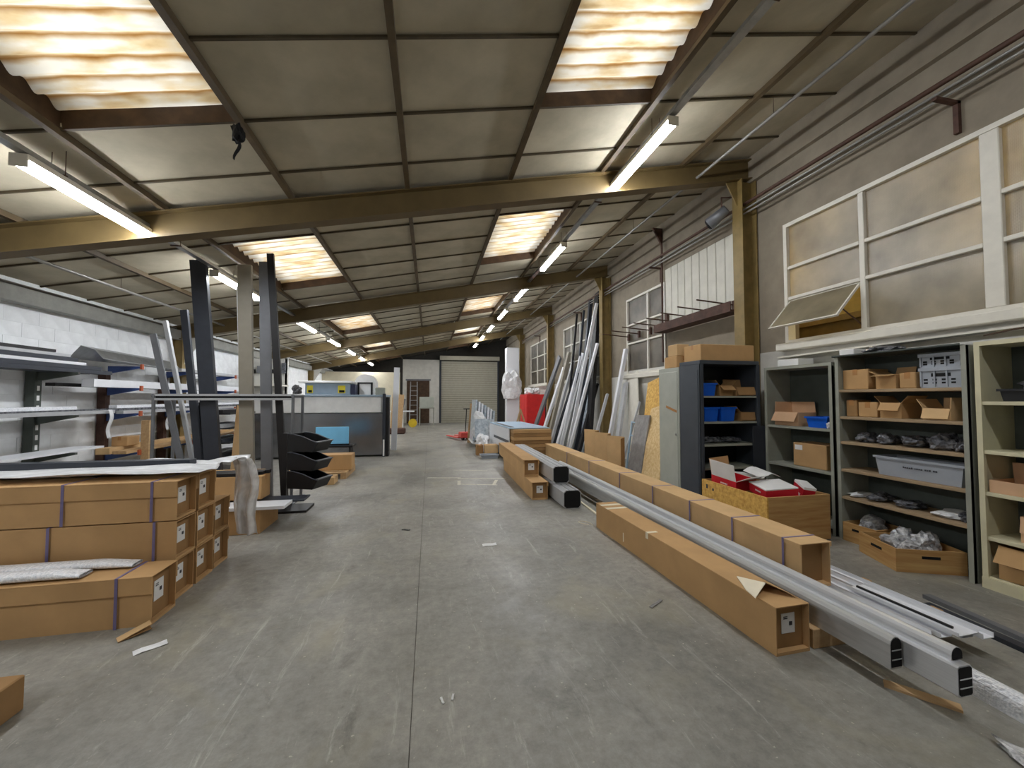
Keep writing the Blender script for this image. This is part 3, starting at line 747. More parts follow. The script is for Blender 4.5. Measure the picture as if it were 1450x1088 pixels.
G1 = 'cartons on the tall grey unit'
def shelf_box(label, xl, xr, yt, z, depth=.3, X=4.53, **k):
    yc, w, zt = span(xl, xr, yt, X)
    return carton(label, (X+depth/2, yc, z), (depth, w, zt-z), **k)
shelf_box('closed tan carton at the left end of the top wooden shelf', 1193, 1229, 524, 1.64, .28, group=G1)
shelf_box('open carton with raised flap beside the closed tan carton', 1240, 1268, 531, 1.64, .26, flaps=[('+y', 60), ('-x', 100), ('+x', 20)], group=G1)
shelf_box('small closed carton next to stacked grey crates on top shelf', 1273, 1296, 528, 1.64, .22, group=G1)
def crate(label, loc, size, group):
    t = T('plastic_crate', label, 'crate', (loc[0], loc[1], loc[2]+.002), 0, group); sx, sy, sz = size
    part(MB().box(-sx/2, -sy/2, 0, sx/2, sy/2, .01).box(-sx/2, -sy/2, .01, -sx/2+.012, sy/2, sz).box(sx/2-.012, -sy/2, .01, sx/2, sy/2, sz).box(-sx/2+.012, -sy/2, .01, sx/2-.012, -sy/2+.012, sz).box(-sx/2+.012, sy/2-.012, .01, sx/2-.012, sy/2, sz), 'body', 'grey_plastic', t)
    part(MB().box(-sx/2-.014, -sy/2-.01, sz-.03, -sx/2, sy/2+.01, sz).box(sx/2, -sy/2-.01, sz-.03, sx/2+.01, sy/2+.01, sz), 'rim', 'grey_plastic', t)
    part(MB().box(-sx/2-.004, -.07, sz*.55, -sx/2-.0005, .07, sz*.72), 'hand_hole', 'black_matt', t)
    for k in range(4):
        for q in (0, 1):
            y = -sy/2 + sy*(.16+.22*k); part(MB().box(-sx/2-.003, y, sz*(.2+.16*q), -sx/2-.0005, y+.03, sz*(.2+.16*q)+.016), 'vent_slot', 'black_matt', t)
    for y in (-sy/2, -sy/6, sy/6-.012, sy/2-.012): part(MB().box(-sx/2-.010, y, .01, -sx/2, y+.012, sz-.03), 'rib', 'grey_plastic', t)
yc, w, zt = span(1302, 1362, 522, 4.52)
crate('light grey slotted plastic crate, lower of two on top shelf', (4.68, yc, 1.64), (.3, w, .185), 'grey crates')
crate('light grey slotted plastic crate, upper of two on top shelf', (4.69, yc+.01, 1.826), (.3, w*.97, .13), 'grey crates')
shelf_box('small dark carton at the far left of the second wooden shelf', 1198, 1213, 567, 1.345, .2, mat='card_inner_and_shade', group=G1)
shelf_box('squat closed carton on the second wooden shelf, left of torn one', 1215, 1242, 570, 1.345, .24, mat='card', group=G1)
shelf_box('carton with torn black opening on the second wooden shelf', 1246, 1276, 571, 1.345, .26, flaps=[('-x', 150), ('+y', 40), ('-y', 40)], group=G1)
shelf_box('large carton lying open at the right of the second wooden shelf', 1306, 1346, 579, 1.345, .26, X=4.5, flaps=[('-x', 160), ('+y', 30), ('+x', 5), ('-y', 4)], mat='card_pale', group=G1)
bagn = ['leftmost', 'second', 'third', 'fourth', 'rightmost']
for i, (x, w) in enumerate(((1222, .15), (1250, .14), (1288, .18), (1330, .18), (1358, .10))):
    p = onx(x, 625, 4.56); bag(f'clear bag of dark hardware on the third shelf, {bagn[i]} of five', (4.64, p.y, 1.07), (.24, w, .12 if i != 3 else .17), i+3, 'bag_dark', group='bags on the third shelf')
yc, w, zt = span(1238, 1366, 652, 4.50)
tub('long grey plastic tub with small dark lettering on lower shelf', (4.64, yc, .77), (.28, w*.98, .19), mat='grey_plastic', taper=.92, writing=True)
for i, (x, w, h, mt, lb) in enumerate(((1209, .14, .05, 'bag_white', 'flat pale packet at the left of the lowest wooden shelf'), (1238, .16, .09, 'bag_dark', 'dark crumpled bag beside the flat packet on lowest shelf'), (1278, .2, .08, 'bag_dark', 'dark bag in the middle of the lowest wooden shelf'), (1340, .22, .06, 'bag_white', 'white crumpled bag at the right of the lowest wooden shelf'), (1364, .08, .1, 'bag_dark', 'small dark bag at the right end of the lowest wooden shelf'))):
    p = onx(x, 720, 4.55); bag(lb, (4.65, p.y-.02 if i == 0 else p.y, .47), (.28, w, h), i+20, mt)

# wooden trays on the floor below
def tray(label, loc, size, rz, mat='plywood'):
    sx, sy, sz = size; t = T('wooden_tray', label, 'tray', loc, rz); w = .014
    part(MB().box(-sx/2+w, -sy/2+w, .005, sx/2-w, sy/2-w, .015), 'bottom', mat, t)
    for nm, bx in (('side_board', (-sx/2, -sy/2, 0, -sx/2+w, sy/2, sz)), ('side_board', (sx/2-w, -sy/2, 0, sx/2, sy/2, sz)), ('side_board', (-sx/2+w, -sy/2, 0, sx/2-w, -sy/2+w, sz)), ('side_board', (-sx/2+w, sy/2-w, 0, sx/2-w, sy/2, sz))):
        part(MB().box(*bx), nm, mat, t)
    part(MB().box(-.07, -sy/2-.002, sz*.62, .07, -sy/2+.001, sz*.74), 'hand_hole', 'black_matt', t)
    part(MB().box(-sx/2-.002, -.07, sz*.62, -sx/2+.001, .07, sz*.74), 'hand_hole', 'black_matt', t)
    return t
tray('plywood tray pushed under the grey unit, left of the other', (4.64, 3.385, 0), (.39, .33, .2), R(0))
tray('plywood tray with hand hole pulled out askew below grey unit', (4.43, 2.93, 0), (.54, .48, .2), R(-22))
for i, (x, y, z, s, sz) in enumerate(((4.63, 3.39, .08, .26, .2), (4.40, 3.02, .06, .2, .2), (4.52, 2.87, .08, .2, .24), (4.36, 2.86, .08, .17, .17), (4.53, 3.03, .1, .2, .2))):
    bag('clear plastic bag of metal fittings in the left plywood tray' if i == 0 else f'clear plastic bag of metal fittings heaped in the askew tray, {["", "back left", "front right", "front left", "back right"][i]}', (x, y, z), (s, s*.9, sz), i+40, 'bag_clear', group='bags of fittings in trays')

# on top of the grey units
for o_ in (solo(MB().box(4.44, 2.52, 2.0, 4.84, 3.62, 2.006).box(4.44, 2.52, 2.0, 4.446, 3.62, 2.02), 'cover_sheet', 'shelf_dark', 'dark sheet lying across the top of the tall grey unit', 'sheet'),): pass
p = onx(1195, 488, 4.5); carton('white carton lid on top of the tall grey unit', (4.62, p.y-.03, 2.007), (.26, .16, .075), mat='paper_white', tape=None)
bag('black crumpled bag on top of the tall grey unit', (4.62, onx(1240, 488, 4.5).y, 2.007), (.26, .3, .09), 61, 'bag_dark')
carton('flat white box on top of the lower grey unit', (4.62, onx(1115, 512, 4.5).y, 1.957), (.24, .3, .085), mat='paper_white', tape=None)
solo(MB().bar((4.80, 4.6, 2.105), (4.70, 1.9, 2.13), .16, .02), 'white_board', 'white_paint', 'long white board resting along the tops of the shelving', 'board')
solo(MB().grid(6, 4, lambda u, v: (4.5+.12*v, 2.4-.95*u, 2.06+.03*math.sin(u*5)+.02*v), .012), 'dark_cover', 'dark_wood', 'dark warped sheet lying on top of the cream unit', 'sheet')

# lower grey unit contents
shelf_box('open carton with sagging flap on the lower grey unit', 1097, 1130, 584, 1.19, .28, flaps=[('+x', -8), ('-x', 150), ('+y', -4)], mat='card_pink')
yc, w, zt = span(1140, 1170, 590, 4.52); tub('blue plastic bin alone on the lower grey unit', (4.66, yc, 1.19), (.26, w, .13))
bag('small white bag beside the lone blue bin', (4.55, 3.735, 1.192), (.12, .08, .08), 70, 'bag_white', neck=False)
shelf_box('squat carton with white label on the lower grey unit', 1123, 1170, 629, .70, .3, mat='card', sticker=('-x', .32, .8, .1, .06))

# cream unit contents
yc, w, zt = span(1392, 1452, 548, 4.5); tub('black shallow tray on the upper shelf of cream unit', (4.66, 1.98, 1.52), (.28, .7, .10), mat='black_plastic', taper=.95)
bag('grey translucent bag lying in the black shallow tray', (4.66, 2.02, 1.58), (.2, .42, .14), 80, 'bag_dark')
bag('pale blue crumpled bag on the middle shelf of cream unit', (4.58, 2.06, 1.12), (.18, .3, .15), 81, 'bag_blue')
solo(MB().box(4.74, 1.9, 1.29, 4.84, 2.28, 1.33).box(4.76, 2.2, 1.122, 4.82, 2.26, 1.29), 'bracket_part', 'profile_black', 'black bracket beside the pale blue bag', 'bracket')
carton('low open carton tray on cream unit, nearer its left side', (4.62, 2.20, .78), (.28, .38, .1), mat='card_pink', flaps=[('+x', -6)])
carton('low open carton tray on cream unit, further right', (4.63, 1.78, .78), (.28, .38, .1), mat='card_pink', flaps=[('+x', 0)])
bag('dark bag of parts in the further right carton tray', (4.63, 1.8, .79), (.18, .26, .15), 84, 'bag_dark')
carton('wide carton with front flap hanging at the bottom of cream unit', (4.64, 1.95, .10), (.30, .82, .26), mat='card', flaps=[('-x', 150)])
carton('small carton on the low shelf of cream unit', (4.66, 1.9, .42), (.26, .7, .2), mat='card_pink', flaps=[('-x', 170), ('+x', 10)])

# ------------------------------------------------------------------ dark cabinet and its pale neighbour
t = T('steel_cabinet', 'dark grey open steel cabinet behind the plywood crate', 'cabinet', (3.96, 4.83, 0))
cx0, cx1, cy0, cy1, chh = 3.50, 4.42, 4.60, 5.04, 2.0
part(MB().box(cx0, cy0, 0, cx0+.02, cy1, chh), 'side_panel', 'cab_dark', t, True)
part(MB().box(cx1-.02, cy0, 0, cx1, cy1, chh), 'side_panel', 'cab_dark', t, True)
part(MB().box(cx0+.02, cy1-.01, 0, cx1-.02, cy1, chh), 'back_panel', 'black_plastic', t, True)
part(MB().box(cx0, cy0, chh, cx1, cy1, chh+.05, .004), 'top_panel', 'cab_dark', t, True)
part(MB().box(cx0-.006, cy0+.05, .1, cx0, cy1-.05, chh-.08), 'inset_panel', 'cab_dark', t, True)
for x in (cx0, cx1-.045): part(MB().box(x, cy0-.005, 0, x+.045, cy0+.02, chh), 'front_post', 'cab_dark', t, True)
for z in (.1, .62, .93, 1.23, 1.575):
    part(MB().box(cx0+.022, cy0+.01, z-.025, cx1-.022, cy1-.012, z), 'shelf', 'shelf_grey', t, True)
def cabx(px): return ony(px, 560, 4.66).x
gB = 'blue bins in the dark cabinet'
for (a, b, z, h, lb) in ((994, 1015, 1.575, .17, 'blue plastic bin on the top shelf of the dark cabinet'), (995, 1018, 1.23, .19, 'blue plastic bin on the second cabinet shelf, left of two'), (1019, 1042, 1.23, .19, 'blue plastic bin on the second cabinet shelf, right of two')):
    xa, xb = cabx(a), cabx(b); tub(lb, ((xa+xb)/2, 4.80, z), (xb-xa-.03, .3, h), group=gB)
for (a, b, z, h, lb, fl_) in ((1019, 1038, 1.575, .14, 'small crumpled open carton beside the top cabinet bin', [('-y', 130), ('+x', 50), ('-x', 40)]), (1042, 1069, 1.575, .12, 'low open carton at the right of the top cabinet shelf', [('-y', 160), ('+y', 10)]), (1048, 1069, 1.23, .12, 'low open carton beside the two blue bins', [('-y', 170), ('-x', 40)])):
    xa, xb = cabx(a), cabx(b); carton(lb, ((xa+xb)/2, 4.78, z), (xb-xa-.01, .24, h), flaps=fl_, mat='card_inner_and_shade')
bag('grey bag of hardware on the third cabinet shelf, left of two', (cabx(1015), 4.8, .93), (.24, .2, .1), 91, 'bag_dark')
bag('grey bag of hardware on the third cabinet shelf, right of two', (cabx(1043), 4.8, .93), (.28, .2, .09), 92, 'bag_dark')
t = T('steel_cabinet', 'pale grey steel cabinet standing behind the dark one', 'cabinet', (3.85, 5.3, 0))
part(MB().box(3.50, 5.06, .0, 4.35, 5.56, 1.99, .004), 'body', 'cab_light', t, True)
part(MB().box(3.49, 5.09, .06, 3.50, 5.53, 1.93, .004), 'door', 'cab_light', t, True)
part(MB().cyl((3.47, 5.12, 1.02), (3.49, 5.12, 1.02), .014, 8), 'knob', 'galvanised', t, True)
part(MB().bar((3.488, 5.36, 1.42), (3.488, 5.1, 1.35), .035, .002, (1, 0, 0)), 'tape', 'tape_brown', t, True)
solo(MB().bar((4.39, 4.577, 0), (4.39, 4.583, 1.17), .23, .012, (0, 1, 0)), 'dark_board', 'profile_anthracite', 'dark grey board leaning against the front of the open cabinet', 'board')
# cartons on the cabinets
zt_ = 2.052
carton('pale carton stacked on the orange one above the cabinets', (3.62, 5.23, 2.16), (.2, .22, .17), mat='card_pale', tape=None)
carton('low orange carton on top of the pale cabinet', (3.64, 5.27, 1.992), (.26, .3, .165), mat='card')
carton('large tan carton on top of the dark cabinet', (3.98, 4.84, zt_), (.84, .36, .22), mat='card')

# ------------------------------------------------------------------ plywood crate with printed boxes
t = T('plywood_crate', 'plywood crate full of red and white boxes', 'crate', (3.88, 4.07, 0))
x0, x1, y0, y1, h, w = 3.47, 4.28, 3.55, 4.56, .5, .018
for bx, mt in (((x0, y0, .02, x0+w, y1, h), 'osb'), ((x1-w, y0, .02, x1, y1, h), 'plywood'), ((x0+w, y0, .02, x1-w, y0+w, h), 'plywood'), ((x0+w, y1-w, .02, x1-w, y1, h), 'plywood')):
    part(MB().box(*bx), 'side_board', mt, t, True)
part(MB().box(x0+w, y0+w, .02, x1-w, y1-w, .04), 'bottom', 'plywood', t, True)
for y in (y0+.06, y1-.14): part(MB().box(x0+.03, y, 0, x1-.03, y+.08, .02), 'runner', 'pine', t, True)
part(MB().box(x0-.002, 4.45, .40, x0-.0005, 4.48, .45), 'stamp', 'ink', t, True); part(MB().box(x0-.002, 4.34, .39, x0-.0005, 4.37, .42), 'stamp', 'ink', t, True)
def red_box(label, loc, size, rz, tilt, flaps=()):
    sx, sy, sz = size; t = T('printed_box', label, 'box', loc, rz, 'red and white boxes in the crate')
    t.rotation_euler = (tilt[0], tilt[1], rz)
    if flaps:
        w = .005; part(MB().box(-sx/2, -sy/2, 0, sx/2, sy/2, w).box(-sx/2, -sy/2, w, -sx/2+w, sy/2, sz).box(sx/2-w, -sy/2, w, sx/2, sy/2, sz).box(-sx/2+w, -sy/2, w, sx/2-w, -sy/2+w, sz).box(-sx/2+w, sy/2-w, w, sx/2-w, sy/2, sz), 'body', 'red_print', t)
        for side, a, mt in flaps:
            L_ = (sy if 'x' in side else sx); D = .2
            f = MB().box(-L_/2+.004, -w/2, 0, L_/2-.004, w/2, D)
            M = Matrix.Rotation(R({'+y': 0, '-x': 90, '-y': 180, '+x': 270}[side]), 4, 'Z') @ Matrix.Translation((0, (sy/2 if 'y' in side else sx/2)-w/2, sz)) @ Matrix.Rotation(-R(a), 4, 'X')
            f.v = [M @ v for v in f.v]; part(f, 'flap', mt, t)
    else:
        part(MB().box(-sx/2, -sy/2, 0, sx/2, sy/2, sz*.86), 'body', 'red_print', t)
        part(MB().box(-sx/2-.003, -sy/2-.003, sz*.86, sx/2+.003, sy/2+.003, sz, .003), 'lid', 'paper_white', t)
    m = MB()
    for i in range(6): m.box(-sx/2-.0015, -.06+.018*i, sz*.4, -sx/2-.0002, -.048+.018*i, sz*.55)
    part(m, 'lettering', 'paper_white', t)
    return t
red_box('open red box with raised white flaps at the back of the crate', (3.68, 4.26, .46), (.3, .38, .12), R(4), (R(4), R(-4)), [('-x', 8, 'paper_white'), ('+y', 12, 'card'), ('-y', 62, 'paper_white'), ('+x', 100, 'paper_white')])
red_box('closed red box with white lid at the front of the crate', (3.78, 3.78, .47), (.34, .32, .115), R(-14), (R(5), R(-5)))
red_box('white and red box tipped on end beside the closed one', (4.10, 3.74, .38), (.12, .2, .22), R(-20), (R(14), R(8)))
solo(MB().grid(4, 4, lambda u, v: (3.86+.25*u, 4.3-.3*v, .635+.05*math.sin(3*u)-.04*v), .003), 'leaflet', 'paper_white', 'white folded leaflet lying across the crate', 'paper')
bag('clear crumpled wrapping at the right of the crate', (4.10, 4.08, .36), (.22, .36, .2), 97, 'bag_white')

# ================================================================== RIGHT FLOOR: LONG CARTONS AND PROFILES
t = long_carton('nearest long cardboard carton on the floor with torn end flap', (2.17, 2.05, 0), 2.45, .25, .285, R(90) + math.atan2(.07, 2.4), lid=0, sticker=True, straps=(), mat='card')
for x in (.12, .26): part(MB().box(2.45-x-.03, -.126, .287, 2.45-x+.03, .126, .2885), 'tape', 'tape_cream', t)
part(MB().box(1.35, .02, .287, 1.39, .126, .2885).box(1.35, .1255, .23, 1.39, .1275, .2885), 'tape', 'tape_cream', t)
f = MB().add([(.22, .125, .29), (.10, .17, .30), (.17, .02, .345), (.40, .03, .29)], [(0, 1, 2, 3)]); f.add([v + Vector((0, 0, .005)) for v in f.v], [(0, 3, 2, 1)]); part(f, 'torn_flap', 'tape_cream', t)
f = MB().add([(.17, .02, .345), (.06, -.11, .29), (.40, -.11, .29), (.40, .03, .29)], [(0, 1, 2, 3)]); f.add([v + Vector((0, 0, .005)) for v in f.v], [(0, 3, 2, 1)]); part(f, 'torn_flap', 'card', t)
part(MB().box(1.8, .1255, .05, 1.815, .1275, .14), 'mark', 'tape_cream', t)
long_carton('very long strapped cardboard carton along the shelving', (2.80, 2.44, .155), 6.5, .26, .32, R(90), lid=.03, straps=(.14, .66, 1.25, 1.95, 2.8, 3.9, 5.0), sticker=False, recess=.06, mat='card_pale')
# slim profile rolled between the two cartons
def prof(label, p0, p1, outline, mat, name='metal_profile', cat='profile', group=None, up=(0, 0, 1), hollow_dark=None, smooth=False):
    m = MB().prism(outline, p0, p1, up)
    if not hollow_dark: return solo(m, name, mat, label, cat, group, smooth=smooth)
    c = (Vector(p0)+Vector(p1))/2; t = T(name, label, cat, (p0[0], p0[1], min(p0[2], p1[2])-0.0), 0, group)
    part(m, 'extrusion', mat, t, True); d = (Vector(p1)-Vector(p0)).normalized()
    k = .9; cx = sum(a for a, b in outline)/len(outline); cyy = sum(b for a, b in outline)/len(outline)
    o2 = [(cx+(a-cx)*k, cyy+(b-cyy)*k) for a, b in outline]
    part(MB().prism(o2, Vector(p0)-d*.004, Vector(p0)+d*.002, up), 'end_cap', hollow_dark, t, True, label='black plate standing in for the shade inside the hollow end')  # profile is hollow; black plate paints the shade inside its end
    ww = max(a for a, b in o2)-min(a for a, b in o2); hh = max(b for a, b in o2)
    if hh > .1:
        for q in (.3, .6): part(MB().prism([(-ww/2, hh*q), (ww/2, hh*q), (ww/2, hh*q+.005), (-ww/2, hh*q+.005)], Vector(p0)-d*.006, Vector(p0)-d*.004, up), 'web', mat, t, True)
    return t
def rect(w, h, c=0.0):
    if c: return [(-w/2+c, 0), (w/2-c, 0), (w/2, c), (w/2, h-c), (w/2-c, h), (-w/2+c, h), (-w/2, h-c), (-w/2, c)]
    return [(-w/2, 0), (w/2, 0), (w/2, h), (-w/2, h)]
def chan(w, h, t_): return [(-w/2, 0), (w/2, 0), (w/2, h), (w/2-t_, h), (w/2-t_, t_), (-w/2+t_, t_), (-w/2+t_, h), (-w/2, h)]
def rnd_top(w, h, n=6): return [(-w/2, 0), (w/2, 0), (w/2, h-w/2)] + [(w/2*math.cos(math.pi*i/n), h-w/2+w/2*math.sin(math.pi*i/n)) for i in range(1, n)] + [(-w/2, h-w/2)]
# bearers
def bearer(label, x0, x1, y, zt):
    solo(MB().box(x0, y, 0, x1, y+.07, zt, .004), 'timber_bearer', 'pine', label, 'timber')
bearer('short timber block under the aluminium profiles by the torn carton', 2.33, 2.66, 2.06, .118)
bearer('timber block under the aluminium profiles farther back', 2.33, 2.66, 4.9, .118)
for i_, y_ in enumerate((2.5, 4.9, 7.9)): solo(MB().box(2.68, y_, 0, 3.4, y_+.07, .12, .004), 'timber_bearer', 'pine', f'timber block carrying the strapped carton, {["nearest", "middle", "farthest"][i_]} of three', 'timber')
zb = .119
prof('dull aluminium gutter profile with rounded top beside the nearest carton', (2.425, 1.68, zb), (2.36, 7.4, zb), rnd_top(.075, .165), 'alu_dull', hollow_dark='black_matt')
prof('aluminium gutter profile reaching nearest to the camera', (2.525, 1.46, zb), (2.475, 7.4, zb), rect(.09, .145, .008), 'alu', hollow_dark='black_matt')
prof('rounded bright aluminium tube lying on the gutter profile', (2.545, 1.50, zb+.146), (2.50, 7.4, zb+.146), rnd_top(.07, .06), 'alu', hollow_dark='black_matt')
WX = [2.72, 2.82, 2.92, 3.03, 3.15, 3.26]
WL = ['white channel profile under the strapped carton, nearest the aluminium', 'pale silver profile second from the aluminium pair', 'white channel profile third from the aluminium pair', 'broad white profile in the middle of the flat bundle', 'white profile second from the shelving side', 'white ledge profile on the shelving side of the bundle']
for i_, (x_, l_) in enumerate(zip(WX, WL)):
    prof(l_, (x_, 1.92-.03*i_, .121), (x_-.02, 6.2, .121), chan(.09, .03, .004), 'alu' if i_ in (1,) else 'white_profile', group='flat bundle of white profiles')
solo(MB().box(2.68, 2.06, 0, 3.4, 2.13, .12, .004), 'timber_bearer', 'pine', 'timber block under the near ends of the white profiles', 'timber')
prof('wide white profile lying loose on the flat white bundle', (3.12, 1.78, .152), (3.10, 2.40, .152), chan(.17, .022, .004), 'white_profile')
prof('slim black seal lying on the loose white profile', (3.10, 1.84, .158), (3.09, 2.38, .158), rect(.014, .012), 'black_plastic')
prof('silver film wrapped profile at the right edge, lying on the floor', (2.80, .9, 0), (2.84, 1.75, 0), rnd_top(.1, .11), 'bubble_wrap')
prof('dark grey profile on the floor below the shelving, left of two', (3.52, 1.1, 0), (3.62, 2.3, 0), rect(.07, .03), 'profile_anthracite')
prof('dark grey profile on the floor below the shelving, right of two', (3.64, 1.1, 0), (3.78, 2.4, 0), rect(.06, .03), 'profile_grey')
solo(MB().bar((2.42, 1.74, .006), (2.60, 1.52, .006), .06, .012), 'timber_lath', 'pine', 'thin flat timber lath on the floor below aluminium profiles', 'timber')
bag('crumpled clear film on the floor at the bottom right corner', (2.50, 1.22, 0), (.10, .24, .04), 120, 'bag_clear', neck=False)

# two cartons and two hollow grey posts
long_carton('long carton on the floor below another, left of black-ended posts', (1.66, 5.86, 0), 2.6, .24, .26, R(89), lid=.06, straps=(), group='cartons by the black-ended posts')
long_carton('long carton stacked on another, left of the black-ended posts', (1.64, 6.3, .27), 2.6, .24, .26, R(89), lid=.06, straps=(), group='cartons by the black-ended posts')
def post(label, p0, p1, s):
    t = T('hollow_post', label, 'profile', (p0[0], p0[1], p0[2]))
    part(MB().prism(rect(s, s, .03), p0, p1), 'extrusion', 'profile_silver', t, True)
    d = (Vector(p1)-Vector(p0)).normalized()
    part(MB().prism([(a*.93, .01+b*.93) for a, b in rect(s, s, .035)], Vector(p0)-d*.004, Vector(p0)+d*.001), 'end_cap', 'black_matt', t, True)
    for q in (-.045, .045): part(MB().prism([(q-.006, s), (q+.006, s), (q+.006, s+.006), (q-.006, s+.006)], p0, p1), 'rib', 'galvanised', t, True)
post('pale grey square post with black end cap, resting on the floor', (1.97, 5.30, 0), (1.99, 8.4, 0), .255)
post('pale grey square post with black end cap, stacked on top', (1.95, 5.72, .264), (1.97, 8.6, .264), .255)
solo(MB().bar((2.2, 5.6, .012), (2.17, 4.62, .012), .03, .015), 'edge_strip', 'tape_cream', 'thin cream strip on the floor between the posts and nearest carton', 'strip')

# film-wrapped cardboard stack with pale blue sheets
t = T('wrapped_stack', 'film wrapped stack of flat cardboard with pale blue top', 'stack', (2.45, 9.9, 0), R(3))
for k in range(8): part(MB().box(-.55+rnd.uniform(-.02, .02), -.75+rnd.uniform(-.05, .03), .12+.085*k, .38, 1.8, .12+.085*k+.078), 'flat_carton', 'card' if k % 2 else 'card_inner_and_shade', t)
part(MB().box(-.60, -.5, .10, -.575, 1.82, .80), 'film_side', 'bubble_wrap', t)
part(MB().box(-.59, -.62, .806, .38, 1.82, .83), 'top_sheet', 'blue_sheet', t)
part(MB().box(-.54, -.4, .831, -.44, 1.5, .836), 'film_band', 'profile_anthracite', t)
part(MB().box(-.603, -.5, .45, -.601, 1.2, .52), 'film_band', 'profile_anthracite', t)
for y in (-.6, .4, 1.4): part(MB().box(-.5, y, 0, .26, y+.1, .12), 'runner', 'pine', t)
# trolley of bagged panes with cartons
t = T('bagged_bundle', 'bundle of film wrapped panes standing on a low trolley', 'bundle', (1.72, 12.9, 0))
part(MB().box(-.4, -.6, .12, .4, .7, .17), 'deck', 'machine_light', t)
for sx in (-.28, .28):
    for sy in (-.4, .5): part(MB().cyl((sx-.02, sy, .05), (sx+.02, sy, .05), .05, 10), 'wheel', 'black_plastic', t)
for k in range(7): part(MB().obox((-.30+.1*k, .1, .18+.66-.03*k), (.055, 1.1-.06*k, 1.30-.06*k), Matrix.Rotation(R(4), 3, 'Y')), 'wrapped_pane', 'bubble_wrap' if k % 3 else 'bag_blue', t)
part(MB().blob((-.1, -.58, .18), (.6, .3, .9), 133, .6), 'loose_film', 'bag_white', t)
part(MB().grid(6, 6, lambda u, v: (-.36+.6*u, -.82-.1*v+.04*math.sin(u*7), .9-.6*v), .004, (0, 1, 0)), 'film_fold', 'bag_blue', t)
bag('white film bag draped before the trolley of panes', (1.50, 11.35, 0), (.34, .5, .55), 131, 'bag_white', neck=False)
carton('small square carton before the wrapped trolley', (1.62, 10.55, .0), (.34, .3, .30), mat='card_pale')
carton('small carton in shade beside the draped white bag', (1.34, 10.75, .0), (.18, .26, .28), mat='card_inner_and_shade')
tub('pale shallow tray on the floor before the small carton', (1.52, 10.15, 0), (.46, .26, .1), mat='grey_plastic')
solo(MB().bar((1.36, 13.75, 0), (1.46, 13.8, 1.35), .14, .05, (0, 1, 0)), 'timber_post', 'pine', 'upright pale timber post behind the trolley of panes', 'timber')
t = T('pallet_jack', 'red pallet jack parked near the roller shutter', 'pallet jack', (1.3, 14.6, 0), R(20))
part(MB().box(-.2, -.1, .08, .2, .2, .3, .03), 'body', 'jack_red', t)
part(MB().cyl((0, 0, .3), (0, -.1, 1.15), .018, 8).cyl((-.12, -.1, 1.15), (.12, -.1, 1.15), .018, 8), 'tiller', 'black_plastic', t)
for s_ in (-.17, .17): part(MB().box(s_-.07, .2, .06, s_+.07, 1.25, .1, .006), 'fork', 'jack_red', t)
for s_ in (-.1, .1): part(MB().cyl((s_-.03, 0, .09), (s_+.03, 0, .09), .09, 12), 'wheel', 'black_plastic', t)
# trestle, red cabinet
t = T('timber_trestle', 'pale timber A-frame trestle before the red cabinet', 'trestle', (3.1, 13.4, 0))
for a, b in (((-.35, -.1, 0), (0, 0, 1.15)), ((.35, -.1, 0), (0, 0, 1.15)), ((0, .45, 0), (0, 0.02, 1.15))): part(MB().bar(a, b, .05, .03, (0, 1, 0)), 'leg', 'pine', t)
part(MB().bar((-.2, -.06, .5), (.2, -.06, .5), .04, .02), 'rail', 'pine', t)
t = T('red_cabinet', 'bright red metal cabinet below the barred window', 'cabinet', (4.42, 16.9, 0))
part(MB().box(-.4, -.7, .12, .4, .6, 1.7, .01), 'body', 'red_steel', t)
for k in range(3): part(MB().box(-.408, -.66+.42*k, .2, -.4, -.28+.42*k, 1.62), 'door', 'red_steel', t)
part(MB().box(-.36, -.66, 0, .36, .56, .12), 'plinth', 'black_plastic', t)
for k in range(7): part(MB().box(-.412, .56, .3+.18*k, -.4, .58, .38+.18*k), 'hazard_mark', 'sticker_yellow', t)
for i in range(4): bag(f'white crumpled bag heaped on the red cabinet, {["first", "second", "third", "fourth"][i]} from the window', (4.25+.3*(i % 2), 16.45+.55*(i//2)+.1*(i % 2), 1.701), (.26, .4, .3), 140+i, 'bag_white', group='bags on the red cabinet')
t = T('wrapped_column', 'tall white film wrapped panel standing by the far column', 'panel', (4.0, 19.0, 0))
part(MB().box(-.35, -.2, 0, .3, .2, 4.0, .03), 'panel_pack', 'bubble_wrap', t)
part(MB().blob((-.1, -.25, 1.5), (.9, .5, 1.5), 151, .5), 'loose_film', 'bag_white', t)

# ------------------------------------------------------------------ profiles leaning on the right wall
def lean(label, top, bot, w, th, mat, X0=4.05, X1=4.84, outline=None, name='leaning_profile', cat='profile', group='profiles leaning on the right wall'):
    P1 = onx(top[0], top[1], X1)
    lo, hi = 0.0, 3.0
    for _ in range(40):
        k = (lo+hi)/2; p = onx(top[0]+(bot[0]-top[0])*k, top[1]+(bot[1]-top[1])*k, X0)
        if p.z > 0: lo = k
        else: hi = k
    p.z = 0.0
    m = MB()
    if outline: m.prism(outline, p, P1, (1, 0, 0))
    else: m.bar(p, P1, w, th, (1, 0, 0))
    zmin = min(v.z for v in m.v)
    m.v = [v - Vector((0, 0, zmin)) for v in m.v]
    mx = max(v.x for v in m.v)
    if mx > XR-.075: m.v = [v - Vector((mx-XR+.075, 0, 0)) for v in m.v]
    return solo(m, name, mat, label, cat, group)
